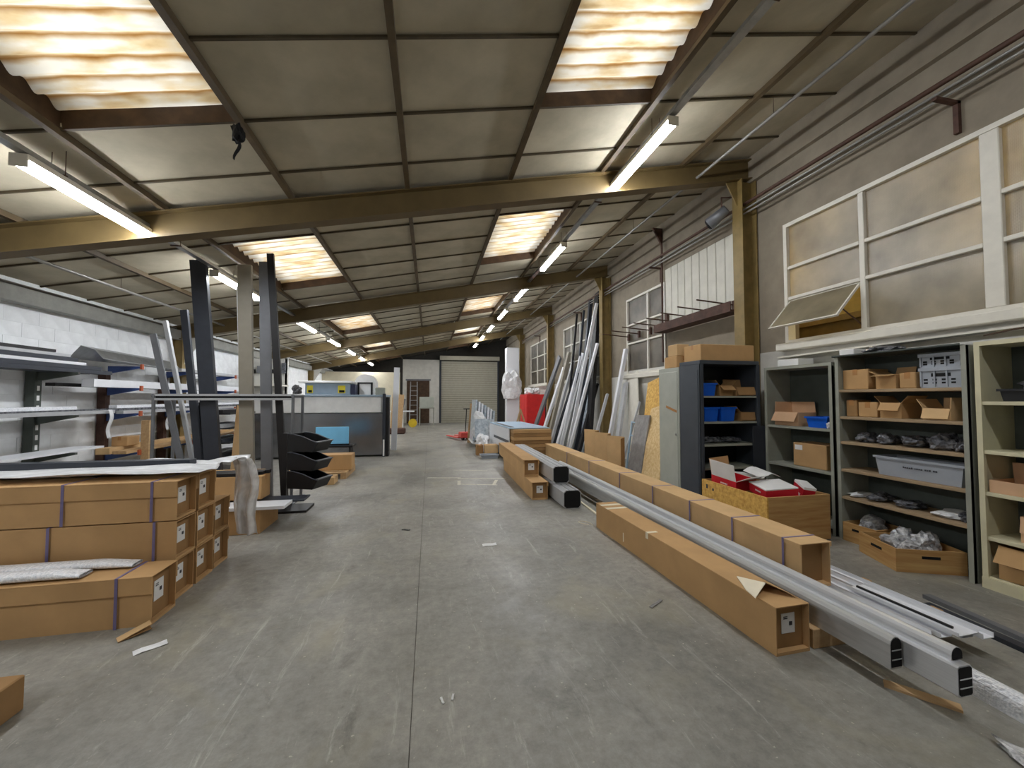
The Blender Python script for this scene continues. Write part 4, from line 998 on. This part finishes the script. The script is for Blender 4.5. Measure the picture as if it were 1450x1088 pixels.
LP = [((848, 416), (834, 640), .24, .05, 'profile_black', 'broad black profile leaning beside the ochre column', 0),
      ((838, 425), (818, 640), .10, .05, 'profile_anthracite', 'slim anthracite profile left of the broad black one', 0),
      ((845, 430), (806, 628), .05, .04, 'white_profile', 'white pole leaning steeply across the black profile', 3),
      ((846, 487), (808, 631), .08, .03, 'white_profile', 'white pole ending low beside the broad black profile', 4),
      ((834, 486), (799, 628), .13, .04, 'profile_silver', 'silver profile left of the low white pole', 1),
      ((827, 502), (791, 628), .15, .05, 'white_profile', 'broad white profile in the middle of the leaning bundle', 1),
      ((819, 520), (785, 628), .12, .04, 'profile_anthracite', 'dark profile between two white ones in leaning bundle', 1),
      ((806, 500), (776, 626), .16, .05, 'profile_taupe', 'beige profile in the leaning bundle near the cardboard stack', 1),
      ((812, 512), (781, 626), .10, .04, 'profile_silver', 'silver profile just right of the beige one', 2),
      ((793, 508), (759, 604), .22, .04, 'profile_grey', 'broad grey profile leaning farthest from the camera', 1),
      ((799, 522), (767, 620), .14, .04, 'white_profile', 'white profile right of the farthest grey one', 2),
      ((860, 560), (838, 640), .07, .03, 'profile_silver', 'short silver profile leaning in front of the black one', 4.5),
      ((845, 545), (820, 640), .14, .04, 'profile_black', 'black profile behind the short silver one', 2.2),
      ((820, 445), (804, 620), .04, .03, 'profile_black', 'thin black bar standing tall amid the bundle', -.9),
      ((830, 440), (812, 630), .05, .03, 'profile_anthracite', 'thin dark bar right of the thin black one', -.9),
      ((842, 500), (815, 630), .1, .04, 'profile_anthracite', 'dark profile just left of the low white pole', 2.4),
      ((846, 470), (826, 636), .34, .02, 'bag_blue', 'pale film wrapped panel behind the leaning bars', -.9),
      ((822, 505), (795, 628), .05, .03, 'white_profile', 'narrow white bar right of the broad white profile', 3),
      ((887, 495), (864, 621), .09, .04, 'white_profile', 'white profile leaning right of the ochre column', 0),
      ((886, 545), (875, 625), .16, .03, 'profile_silver', 'silver flat profile right of the white one by column', 1),
      ((906, 570), (886, 640), .03, .02, 'profile_silver', 'short thin silver bar near the particle boards', 2)]
for a, b, w, th, mt, lb, ly in LP: lean(lb, a, b, w*1.15, th*2.0, mt, X0=4.25-.13*ly, X1=4.80-.075*ly)
lean('white panel leaning behind the particle boards', (898, 535), (900, 640), .5, .02, 'white_paint', 4.5, 4.85, name='white_sheet', cat='panel', group=None)
lean('tall yellow particle board leaning by the pale cabinet', (929, 542), (915, 676), .62, .018, 'osb', 4.12, 4.62, name='particle_board', cat='board', group=None)
lean('shorter pale particle board leaning in front of the tall one', (935, 580), (921, 680), .62, .018, 'osb_pale', 3.86, 4.26, name='particle_board', cat='board', group=None)
lean('grey stained slab leaning left of the particle boards', (911, 589), (899, 666), .5, .03, 'slab_grey', 3.92, 4.16, name='grey_slab', cat='slab', group=None)
t = T('small_step_frame', 'small pale blue metal frame behind the folded cardboard', 'frame', (4.1, 7.6, 0))
for s_ in (-.18, .18): part(MB().bar((0, s_, 0), (.15, s_, 1.05), .03, .03, (0, 1, 0)), 'leg', 'blue_sheet', t)
for z in (.4, .75, 1.03): part(MB().bar((.15*z/1.05, -.18, z), (.15*z/1.05, .18, z), .03, .02), 'rung', 'blue_sheet', t)
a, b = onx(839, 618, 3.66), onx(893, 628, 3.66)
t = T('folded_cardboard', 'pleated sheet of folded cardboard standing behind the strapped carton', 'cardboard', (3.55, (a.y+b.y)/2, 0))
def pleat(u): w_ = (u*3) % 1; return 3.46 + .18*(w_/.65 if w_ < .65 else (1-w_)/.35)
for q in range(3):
    for u0, u1, mt in ((q/3+.001, (q+.65)/3, 'card_pale'), ((q+.65)/3, (q+1)/3-.001, 'card_inner_and_shade')):  # return faces coloured darker to stand for shade in the folds
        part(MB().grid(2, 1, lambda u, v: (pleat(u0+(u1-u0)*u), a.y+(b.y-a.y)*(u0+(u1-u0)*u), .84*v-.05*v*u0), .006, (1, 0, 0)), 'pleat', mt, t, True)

# ================================================================== LEFT SIDE: CARTON STACK
LC = 'long cartons stacked on the left'
colY = [3.655, 3.95, 4.245]; tn = ['bottom', 'middle', 'top']; cn = ['front', 'second', 'third']
for ci, nt in ((0, 3), (1, 3), (2, 2)):
    for k in range(nt):
        st = {0: (.2, .8), 1: (.14, .80), 2: (.16, .72)}[k]
        long_carton(f'long strapped carton in the {cn[ci]} row of the stack, {tn[k]} tier', (-1.885 - .012*ci + rnd.uniform(-.012, .012), colY[ci], k*.306), 2.5, .255, .295, math.pi, straps=st, lid=.115 if k == 2 or ci else 0.0, group=LC)
long_carton('single low long carton before the stack, with wrapped packs on it', (-1.845, 3.325, 0), 2.5, .265, .33, math.pi, straps=(.20, .95), lid=.115, group=LC)

def pack(label, x0, x1, y, z, w, h, sk):
    def fn(u, v):
        x = x0 + (x1-x0)*u; k = 1 - .55*max(0, (u-.86)/.14)
        a = 2*math.pi*v
        return (x, y + sk*u + w/2*math.cos(a)*(1+.08*mnoise.noise((x*9, v*4, 1))), z + h*.5*k*(1+math.copysign(abs(math.sin(a))**.6, math.sin(a))) + .004)
    return solo(MB().grid(40, 18, fn), 'wrapped_pack', 'bubble_wrap', label, 'pack', 'wrapped packs on the low carton', smooth=True)
pack('white bubble wrapped profile pack on the low carton, shorter one in front', -3.6, -2.28, 3.25, .337, .12, .055, .02)
pack('white bubble wrapped profile pack on the low carton, longer one behind', -3.6, -2.06, 3.42, .337, .115, .052, -.02)

# film over the stack and its hanging tail
def film_top(u, v):
    x = -3.6 + (1.82+.05*math.sin(9*v))*u; y = 3.60 + .86*v*(.55+.45*u)
    return (x, y, .945 + .03*mnoise.noise((x*2.2, y*7, 3)) + .03*abs(math.sin(y*16+x*2)) - .0*v)
t = T('plastic_film', 'crumpled clear plastic film draped over the carton stack', 'film', (-2.6, 3.9, .92))
part(MB().grid(60, 26, film_top, .002), 'top_sheet', 'milky_film', t, True, True)
def film_tail(u, v):
    z = .965 - .75*v; w = .20 + .06*v + .03*math.sin(v*5)
    return (-1.76 + (u-.5)*w + .015*math.sin(v*7), 4.42 - .10*u + .03*math.sin(u*13+v*2) + .02*mnoise.noise((u*5, v*7, 2)) - .10*(1-v)**4, z + .012*math.sin(u*9))
part(MB().grid(28, 44, film_tail, .0015, (0, 1, 0)), 'hanging_tail', 'clear_film', t, True, True)
prof('dark flat profile lying along the back of the carton stack', (-3.9, 4.03, .924), (-2.02, 3.98, .924), rect(.1, .09), 'profile_anthracite')
prof('second dark profile lying under the film on the carton stack', (-3.9, 3.86, .924), (-2.25, 3.86, .924), rect(.08, .012), 'profile_grey')

# lower pile farther back
carton('low carton with two labels on the floor behind the stack', (-2.28, 5.33, 0), (.8, .56, .27), sticker=None)
carton('low carton behind the stack, hidden under the white boards', (-3.2, 5.33, 0), (.8, .56, .27))
solo(MB().box(-3.7, 5.02, .275, -1.62, 5.3, .315, .004), 'white_board', 'white_profile', 'long white board with dark edge behind the carton stack', 'board')
solo(MB().box(-3.7, 5.34, .275, -1.50, 5.6, .30, .004), 'dark_board', 'profile_anthracite', 'dark board beside the long white one behind the stack', 'board')
carton('tan carton standing on the boards, with white labels', (-2.28, 5.48, .318), (.6, .26, .28), sticker=('-y', .38, .6, .07, .1))
carton('smaller tan carton standing on the boards near the stack', (-2.85, 5.16, .318), (.3, .2, .2))
for i in range(3): solo(MB().box(-3.1, 5.36+.085*i, .602, -2.05+.04*i, 5.44+.085*i, .64), 'black_profile', 'profile_black', f'short black profile on the tan carton, {["front", "middle", "back"][i]} of three', 'profile', 'black profiles on the tan carton')
carton('carton in the pile beside the black picking bins', (-2.55, 5.95, .0), (.6, .36, .42), mat='card_pale')
carton('flat carton topping the pile beside the picking bins', (-2.55, 5.95, .424), (.66, .36, .14), mat='card')

# black picking bins on a stand
t = T('bin_stand', 'dark stand carrying three black picking bins', 'stand', (-1.72, 6.05, 0))
part(MB().box(-.30, -.2, 0, .1, .2, .03), 'base', 'profile_black', t)
part(MB().box(-.26, -.05, .03, -.20, .05, 1.06), 'pole', 'profile_black', t)
for k in range(3): part(MB().box(-.2, -.01, .40+.252*k, -.15, .03, .43+.252*k), 'hook', 'profile_black', t)
def picking_bin(label, x, y, z):
    t = T('picking_bin', label, 'bin', (x, y, z), R(-22), 'black picking bins')
    d, w, h = .46, .32, .235; q = .007
    sec = [(0, 0), (d*.84, 0), (d, h*.55), (d*.86, h*.62), (d*.5, h*.88), (d*.2, h), (0, h)]
    for s_ in (-1, 1):
        m = MB(); y0 = s_*w/2
        vs = [(a, y0, b) for a, b in sec] + [(a, y0-s_*q, b) for a, b in sec]; n = len(sec)
        part(m.add(vs, [tuple(range(n)), tuple(range(n, 2*n))] + [(i, (i+1) % n, n+(i+1) % n, n+i) for i in range(n)]), 'side_wall', 'black_plastic', t)
        part(MB().tube([(a, y0, b) for a, b in sec[2:]], .008, 6), 'edge_bead', 'profile_anthracite', t)
    part(MB().box(0, -w/2+q, 0, d*.84, w/2-q, q).box(0, -w/2+q, q, q, w/2-q, h), 'bottom', 'black_plastic', t)
    part(MB().bar((d*.84, 0, q/2), (d, 0, h*.55), w-2*q, q, (0, 0, 1)), 'front_wall', 'black_plastic', t)
    part(MB().box(d-.03, -w/2, h*.55, d+.015, w/2, h*.55+.014), 'rim', 'profile_grey', t)
for k in range(3): picking_bin(f'black open-fronted picking bin, {["lowest", "middle", "top"][k]} of the three on the stand', -1.838, 6.11, .31+.252*k)

# pallet with cartons, blue panel
t = T('timber_pallet', 'timber pallet on the floor behind the picking bins', 'pallet', (-2.1, 8.6, 0))
for k in range(5): part(MB().box(-.6, -.5+.21*k, .10, .55, -.36+.21*k, .122), 'deck_board', 'pine', t)
for x in (-.55, -.05, .45): part(MB().box(x, -.5, 0, x+.1, .48, .10), 'bearer', 'pine', t)
carton('long tan carton lying on the timber pallet', (-2.0, 8.55, .123), (1.0, .34, .3), mat='card')
carton('flat carton on the floor near the picking bins', (-1.9, 7.75, 0), (.5, .3, .13), mat='card_pale')
solo(MB().box(-2.2, 7.9, 0, -1.75, 8.02, .1), 'timber_block', 'pine', 'short timber block on the floor before the pallet', 'timber')
t = T('blue_panel', 'bright blue panel standing on a low dark bench by the machine', 'panel', (-2.1, 9.5, 0))
part(MB().box(-.45, -.2, .46, .45, .2, .5), 'bench_top', 'profile_black', t)
for x in (-.4, .37): part(MB().box(x, -.17, 0, x+.03, .17, .46), 'leg', 'profile_black', t)
part(MB().box(-.36, -.02, .52, .33, .02, .9, .006), 'panel', 'screen_blue', t)
part(MB().box(-.38, -.03, .5, .35, .03, .52), 'foot', 'black_plastic', t)

# ------------------------------------------------------------------ upright stand with tall profiles
t = T('profile_rack', 'grey tubular rack holding the tall upright profiles', 'rack', (-2.84, 6.57, 0))
for x in (-3.72, -1.96):
    for y in (6.35, 6.8): part(MB().cyl((x, y, .02), (x, y, 1.58), .022, 8), 'post', 'profile_grey', t, True)
    part(MB().cyl((x, 6.33, 1.58), (x, 6.82, 1.58), .024, 8), 'cross_tube', 'profile_grey', t, True)
    part(MB().box(x-.04, 6.28, 0, x+.04, 6.88, .02), 'foot', 'profile_grey', t, True)
for y, z in ((6.35, 1.59), (6.35, 1.53), (6.8, 1.56)): part(MB().bar((-3.72, y, z), (-1.96, y, z), .03, .03), 'rail', 'profile_silver', t, True)
part(MB().bar((-3.72, 6.36, 1.56), (-1.96, 6.36, 1.56), .012, .03), 'rail_groove', 'black_matt', t, True)
def stand(label, top, bot, Y0, Y1, w, th, mat, o_=None):
    a = ony(top[0], top[1], Y1); lo, hi = 0.0, 3.0
    for _ in range(40):
        k = (lo+hi)/2; p = ony(top[0]+(bot[0]-top[0])*k, top[1]+(bot[1]-top[1])*k, Y0)
        if p.z > 0: lo = k
        else: hi = k
    p.z = 0; m = MB()
    if o_: m.prism(o_, p, a, (0, -1, 0))
    else: m.bar(p, a, w, th, (0, -1, 0))
    z0 = min(v.z for v in m.v); m.v = [v-Vector((0, 0, z0)) for v in m.v]
    return solo(m, 'tall_profile', mat, label, 'profile', 'tall profiles in the tubular rack')
stand('grey flat profile leaning at the left of the tubular rack', (217, 474), (254, 645), 6.48, 6.52, .08, .03, 'profile_grey')
stand('slim silver profile with black edge in the tubular rack', (234, 455), (271, 645), 6.62, 6.66, .05, .05, 'profile_silver')
stand('slim anthracite profile left of the broadest in the rack', (261, 440), (281, 642), 6.54, 6.62, .09, .05, 'profile_anthracite')
stand('broadest anthracite profile in the tubular rack', (281, 370), (301, 640), 6.44, 6.5, .2, .07, 'profile_anthracite')
stand('short dark profile crossing behind the broadest one', (293, 570), (296, 640), 6.68, 6.7, .2, .05, 'profile_black')
stand('beige grey profile with lamp behind it in the rack', (347, 376), (350, 645), 6.46, 6.5, .18, .06, 'profile_taupe')
stand('thin white rod beside the beige profile in the rack', (336, 405), (343, 645), 6.6, 6.62, .02, .02, 'white_profile')
stand('mid grey profile with pale top band in the rack', (375, 372), (378, 645), 6.46, 6.55, .14, .06, 'profile_grey')
stand('black slanting profile at the right of the tubular rack', (383, 360), (400, 650), 6.46, 6.47, .09, .05, 'profile_black')
stand('pale board standing behind the beige profile', (343, 575), (336, 645), 6.7, 6.72, .14, .02, 'card_pale')
bag('small grey cloth knotted on the rack post', (-1.96, 6.5, 1.605), (.12, .12, .14), 171, 'bag_dark', neck=False, name='grey_cloth', cat='cloth')

# ------------------------------------------------------------------ cantilever racks on the left wall
def rack(label, y, mat, arms, tip, h=2.0):
    t = T('cantilever_rack', label, 'rack', (XL+.1, y, 0))
    part(MB().box(XL+.02, y-.05, 0, XL+.14, y+.05, h), 'upright', mat, t, True)
    if mat == 'shelf_dark':
        for k in range(12): part(MB().box(XL+.1405, y-.02, .25+.14*k, XL+.142, y+.02, .32+.14*k), 'slot', 'paper_white', t, True)
    for z, L_ in arms:
        m = MB().add([(XL+.14, y-.02, z-.13), (XL+.14, y+.02, z-.13), (XL+.14, y-.02, z), (XL+.14, y+.02, z), (XL+L_, y-.02, z-.03), (XL+L_, y+.02, z-.03), (XL+L_, y-.02, z), (XL+L_, y+.02, z)],
                     [(0, 1, 3, 2), (4, 6, 7, 5), (0, 4, 5, 1), (2, 3, 7, 6), (0, 2, 6, 4), (1, 5, 7, 3)])
        a = part(m, 'arm', 'arm_blue' if tip else mat, t, True)
        if tip: part(MB().box(XL+L_, y-.025, z-.05, XL+L_+.03, y+.025, z+.04), 'end_stop', 'orange_tip', a, True)
AR = [(1.92, .62), (1.30, .62), (.76, .62)]
AR2 = [(2.10, .62), (1.72, .62), (1.28, .62), (.6, .62)]
rack('dark slotted cantilever rack upright nearest the camera on left wall', 6.9, 'shelf_dark', AR, False)
rack('dark red cantilever rack upright with blue arms, left wall', 8.15, 'rust_steel', AR2, True)
rack('dark red cantilever rack behind the tall upright profiles', 9.7, 'rust_steel', AR2, True)
rack('farthest dark red cantilever rack, near the grey machine', 11.6, 'rust_steel', AR2, True)
rack('dark slotted cantilever rack mostly cut by the left frame edge', 5.4, 'shelf_dark', AR, False)
def lying(label, z, x, y0, y1, w, h, mat, ch=False, g='profiles lying on the wall racks', dy=0.0):
    return prof(label, (x, y0, z), (x+dy, y1, z), chan(w, h, .004) if ch else rect(w, h), mat, 'stored_profile', 'profile', g)
for i_, (z_, e_, ma, mb_) in enumerate(((1.921, 7.62, 'profile_anthracite', 'profile_anthracite'), (1.978, 7.42, 'profile_black', 'profile_anthracite'), (2.035, 7.12, 'profile_silver', 'white_profile'), (2.078, 6.98, 'profile_black', 'profile_anthracite'), (2.135, 6.85, 'profile_grey', 'profile_silver'), (2.178, 6.62, 'white_profile', 'profile_black'))):
    h_ = .04 if i_ in (2, 4, 5) else .055; w_ = ['lowest', 'second', 'third', 'fourth', 'fifth', 'highest'][i_]
    lying(f'profile by the wall on the near top arms, {w_} layer', z_, -5.36, 4.9, e_-.12, .17, h_, ma)
    lying(f'profile by the aisle on the near top arms, {w_} layer', z_, -5.14, 4.9, e_, .17, h_, mb_)
m = MB()
sec = [(-5.45, 2.16), (-5.3, 2.36), (-5.12, 2.30), (-5.0, 2.16)]
sheet = lambda u, v: None
def bent(u, v):
    y = 7.35 + 2.0*v; k = u*3; i = min(2, int(k)); f = k-i
    a, b = sec[i], sec[i+1]; return (a[0]+(b[0]-a[0])*f, y, a[1]+(b[1]-a[1])*f - .05*v*(u > .3))
solo(MB().grid(9, 8, bent, .006), 'bent_sheet', 'galvanised', 'folded galvanised sheet on the top blue arms', 'sheet')
lying('grey flat profile under the folded galvanised sheet', 2.101, -5.08, 7.6, 12.2, .1, .05, 'profile_silver') if False else None
lying('pale grey profile on the top blue arms beyond the sheet', 2.101, -5.2, 9.45, 12.4, .3, .06, 'profile_silver')
lying('long white gutter on the second blue arms', 1.721, -5.12, 7.25, 12.3, .16, .12, 'white_profile')
lying('dark profile behind the long white gutter', 1.721, -5.36, 6.95, 12.3, .12, .05, 'profile_black')
lying('film wrapped dark profile on the middle arms of near rack', 1.301, -5.3, 4.9, 7.75, .2, .07, 'bag_dark')
lying('silver profile on the middle arms, nearest the aisle', 1.301, -5.1, 4.9, 7.7, .1, .05, 'profile_silver')
lying('white wrapped profile lying on the film wrapped dark one', 1.373, -5.3, 4.9, 7.2, .18, .05, 'bubble_wrap')
lying('silver profile on the third blue arms', 1.281, -5.08, 7.85, 12.4, .1, .05, 'alu')
lying('dark wrapped profile on the third blue arms', 1.281, -5.28, 7.85, 12.4, .16, .09, 'bag_dark')
lying('white wrapped profile topmost on the third blue arms', 1.373, -5.28, 8.0, 12.4, .12, .05, 'bubble_wrap')
lying('pale timber plank on the lowest blue arms, nearest aisle', .601, -5.1, 7.9, 12.2, .2, .05, 'pine')
lying('pale timber plank on the lowest blue arms, by the wall', .601, -5.34, 7.9, 12.2, .2, .1, 'card_pale')
lying('white board on the low arms of the near rack', .761, -5.25, 4.9, 7.5, .4, .03, 'white_profile')
solo(MB().box(-4.98, 8.2, 0, -4.86, 8.3, 1.15), 'timber_post', 'pine', 'pale timber post standing before the dark red rack', 'timber')
carton('small carton on the lowest arms by the red rack upright', (-5.30, 8.35, .703), (.24, .3, .16), mat='card')
for i, (y, z) in enumerate(((7.55, 1.0), (9.0, 1.02))):
    solo(MB().grid(4, 16, lambda u, v: (-5.02+.02*math.sin(v*6), y-.04+.08*u+.01*math.sin(v*8), z+.36-.46*v), .002, (1, 0, 0)), 'film_tail', 'milky_film', f'strip of white film hanging from the rack profiles, {["nearer", "farther"][i]} one', 'film', smooth=True)
# dense shelf of black sections behind the rack
t = T('section_rack', 'dark rack of stacked black sections behind the tall profiles', 'rack', (-4.35, 9.6, 0))
for x in (-.3, .3): part(MB().box(x-.03, -.03, 0, x+.03, .03, 1.4), 'upright', 'profile_black', t)
for k in range(4): part(MB().box(-.33, -.4, .3+.3*k, .33, .8, .33+.3*k), 'arm_shelf', 'profile_black', t); 
for k in range(4):
    for q in range(3): part(MB().box(-.25+.17*q, -.45, .331+.3*k, -.12+.17*q, .8, .40+.3*k), 'section', ('profile_anthracite', 'profile_silver', 'profile_black')[(k+q) % 3], t)

# ------------------------------------------------------------------ the grey machine
t = T('machine', 'large grey cutting machine with silver front and dark base', 'machine', (-2.75, 11.6, 0))
mx0, mx1, my0, my1 = -4.4, -1.17, 11.0, 12.6
part(MB().box(mx0, my0+.02, .04, mx1, my1, 1.15, .01), 'base_panel', 'machine_dark', t, True)
part(MB().box(mx0, my0, 1.16, mx1-.08, my1, 1.57, .01), 'front_panel', 'machine_light', t, True)
part(MB().box(mx0-.02, my0-.03, 1.575, mx1+.02, my1+.02, 1.63, .01), 'table_top', 'machine_blue', t, True)
part(MB().box(mx1-.04, my0-.06, .0, mx1+.04, my0+.0, 1.66), 'corner_post', 'profile_anthracite', t, True)
part(MB().box(mx1+.04, my0-.02, .0, mx1+.12, my0+.3, 1.57), 'guard', 'profile_black', t, True)
part(MB().box(mx1-.02, my0-.066, .02, mx1+.02, my0-.061, .45), 'marking', 'paper_white', t, True)
part(MB().box(-3.15, 11.1, 1.631, -2.05, 11.7, 1.93, .012), 'control_box', 'machine_blue', t, True)
part(MB().box(-3.3, 11.05, 1.931, -2.0, 11.75, 1.99, .01), 'control_lid', 'machine_light', t, True)
for x, w_ in ((-3.1, .14), (-2.35, .18)):
    s_ = part(MB().box(x, 11.094, 1.67, x+w_, 11.0995, 1.87), 'sticker', 'sticker_yellow', t, True); part(MB().box(x+.03, 11.090, 1.69, x+w_-.02, 11.0935, 1.75), 'pictogram', 'black_matt', s_, True)
part(MB().box(-2.05, 11.15, 1.631, -1.93, 11.5, 1.9), 'motor_housing', 'navy', t, True)
pr = [(-.28, 0), (.28, 0)] + [(.28*math.cos(math.pi*i/10), .32+.26*math.sin(math.pi*i/10)) for i in range(11)]
part(MB().prism(pr, (-1.75, 11.6, 1.631), (-1.75, 12.1, 1.631)), 'hood', 'machine_light', t, True)
part(MB().box(-1.95, 11.58, 1.631, -1.90, 11.62, 1.98).box(-1.6, 11.58, 1.631, -1.55, 11.62, 1.98).box(-1.95, 11.58, 1.94, -1.55, 11.62, 1.98), 'hood_frame', 'profile_black', t, True)
solo(MB().box(-1.45, 11.3, 1.632, -1.2, 11.5, 1.83, .02), 'small_case', 'shelf_grey', 'small grey case standing on the machine table', 'case')
solo(MB().bar((-1.02, 12.2, 0), (-.95, 12.2, 2.45), .16, .05, (0, 1, 0)), 'white_profile', 'white_profile', 'white upright profile standing behind the machine corner', 'profile')
# hanging tools and shelf over the far left
t = T('tool_wall', 'wall shelf with hanging bags and tools beyond the machine', 'shelf', (-4.9, 13.2, 1.6))
part(MB().box(-5.4, 12.9, 1.9, -4.3, 13.5, 1.94), 'shelf', 'white_paint', t, True)
part(MB().box(-5.4, 13.4, 1.3, -4.3, 13.45, 2.75), 'back_board', 'white_plaster', t, True)
for k in range(6): part(MB().box(-5.3+.17*k, 13.3, 2.3, -5.2+.17*k, 13.4, 2.3+.12+.1*(k % 3)), 'hung_tool', ('profile_black', 'profile_grey', 'bag_dark')[k % 3], t, True)
for x in (-5.35, -4.35): part(MB().box(x-.03, 13.4, 0, x+.03, 13.46, 2.75), 'leg', 'profile_grey', t, True)

# ================================================================== FAR END
sh = T('door_1', None, None, (2.45, YB, 0)); sh['kind'] = 'structure'
n_ = 28
for k in range(n_): part(MB().box(.72, YB-.05, 3.85*k/n_, 4.25, YB-.012, 3.85*(k+1)/n_-.012, .006), 'slat', 'shutter_grey', sh, True)
part(MB().box(.62, YB-.1, 0, .72, YB-.0, 3.9), 'guide_rail', 'profile_anthracite', sh, True)
part(MB().box(4.25, YB-.1, 0, 4.35, YB-.0, 3.9), 'guide_rail', 'profile_anthracite', sh, True)
part(MB().box(.62, YB-.3, 3.9, 4.35, YB-.0, 4.15), 'roller_housing', 'shutter_grey', sh, True)
struct(MB().box(XL, 22.6, 0, -1.6, 22.75, 2.95), 'wall_partition', 'cream_wall')
struct(MB().box(-1.6, YB-.04, 0, .6, YB-.0, 3.9), 'wall_back_panel', 'white_plaster')
t = T('step_ladder', 'pale folding ladder leaning by the far dark doorway', 'ladder', (-.9, 23.6, 0))
for x in (-.22, .22): part(MB().bar((x, 0, 0), (x*.85, .45, 2.5), .05, .03, (0, 1, 0)), 'stile', 'galvanised', t)
for k in range(8): part(MB().bar((-.2, .05*k+.04, .28+.28*k), (.2, .05*k+.04, .28+.28*k), .04, .025), 'rung', 'galvanised', t)
t = T('door_2', None, None, (-.8, YB-.05, 0)); t['kind'] = 'structure'
part(MB().box(-1.35, YB-.08, 0, .0, YB-.045, 2.6), 'dark_opening', 'dark_wood', t, True)
part(MB().box(-1.42, YB-.1, 2.6, .08, YB-.04, 2.7), 'lintel', 'profile_grey', t, True)
t = T('grey_workbench', 'pale grey machine bench near the far doorway', 'bench', (-.15, 22.9, 0))
for x in (-.4, .36): 
    for y in (-.25, .22): part(MB().box(x, y, 0, x+.05, y+.05, .95), 'leg', 'shelf_grey', t)
part(MB().box(-.42, -.28, .95, .43, .28, 1.0), 'bench_top', 'shelf_grey', t)
part(MB().box(-.4, .0, 1.0, .4, .25, 1.6, .02), 'upper_body', 'cab_light', t)
t = T('cable_reel', 'yellow cable reel on the floor near the far bench', 'cable reel', (-.85, 21.5, .22))
part(MB().cyl((0, -.1, 0), (0, -.07, 0), .22, 20), 'flange', 'yellow_reel', t); part(MB().cyl((0, .07, 0), (0, .1, 0), .22, 20), 'flange', 'yellow_reel', t); part(MB().cyl((0, -.07, 0), (0, .07, 0), .13, 16), 'coil', 'black_plastic', t)
t = T('white_saw_table', 'white tool table with wide top beyond the machine', 'table', (-1.3, 19.5, 0))
part(MB().box(-.7, -.3, .88, .6, .3, .93, .01), 'table_top', 'white_profile', t); part(MB().box(-.2, -.15, 0, .1, .15, .88, .02), 'pedestal', 'machine_light', t)
part(MB().bar((0, 0, .93), (.15, 0, 1.5), .12, .08, (0, 1, 0)), 'saw_arm', 'profile_grey', t)
solo(MB().bar((-1.45, 18.2, 0), (-1.35, 18.3, 1.7), .5, .03, (0, 1, 0)), 'tan_board', 'pine', 'tan board leaning behind the machine, near the white table', 'board')
solo(MB().box(-1.7, 17.5, 0, -1.0, 18.0, .25, .05), 'red_box', 'rust_steel', 'dark red low tool case on the floor beyond the machine', 'case')

# ================================================================== FLOOR LITTER
def scrap(label, px, w, l, rz, mat, th=.004, z=0.0):
    p = onz(*px); m = MB().grid(4, 3, lambda u, v: ((u-.5)*w, (v-.5)*l, .001+.006*math.sin(u*5+v*3)**2), th)
    M = Matrix.Translation(p + Vector((0, 0, z))) @ Matrix.Rotation(rz, 4, 'Z'); m.v = [M @ v for v in m.v]
    return solo(m, 'floor_scrap', mat, label, 'scrap')
scrap('white paper scrap in the middle of the aisle floor', (693, 772), .15, .07, 0, 'paper_white', .001)
scrap('thin pale strip on the floor beside the nearest carton', (929, 856), .16, .022, R(30), 'slab_grey')
scrap('bit of clear film on the floor before the low carton', (213, 918), .16, .06, R(35), 'bag_white', .001)
scrap('curled pale chip on the floor near the joint, left one', (626, 994), .012, .045, R(15), 'paper_white')
scrap('curled pale chip on the floor near the joint, right one', (641, 989), .01, .04, R(-12), 'paper_white')
scrap('dark leaf-like scrap on the floor left of the joint', (575, 751), .1, .03, R(-25), 'profile_black', .002)
p = onz(190, 900); t = T('card_scrap', 'folded cardboard scrap on the floor before the low carton', 'scrap', p, R(40))
part(MB().bar((-.08, 0, .004), (.08, 0, .02), .07, .004), 'lower_flap', 'card_inner_and_shade', t); part(MB().bar((-.08, .0, .005), (.08, 0, .05), .07, .004), 'upper_flap', 'card_pale', t)
p = onz(13, 1055)
carton('corner of a brown carton at the bottom left edge of picture', (p.x-.39, p.y+.12, 0), (.5, .24, .17), mat='card_inner_and_shade', tape=None)
loop = [(1.86+.09*math.cos(a), 4.55+.06*math.sin(a), .005+.05*max(0, math.sin(a*.5))) for a in [i*.35 for i in range(15)]]
solo(MB().tube(loop, .004, 5), 'strap_offcut', 'tape_cream', 'loop of cut white strapping behind the nearest carton', 'strap')

p = onx(337, 168, PX[3]-.0); zc = ceil(PX[3])-.052
t = T('black_rag', 'black rag knotted round the purlin beside the near left skylight', 'rag', (PX[3], p.y, zc-.2))
part(MB().blob((0, 0, .02), (.09, .1, .17), 201, .6), 'knot', 'black_matt', t)
part(MB().grid(3, 8, lambda u, v: (.02*math.sin(v*5), -.03+.06*u*(1-.6*v), .06-.2*v), .004, (1, 0, 0)), 'loose_end', 'black_matt', t)
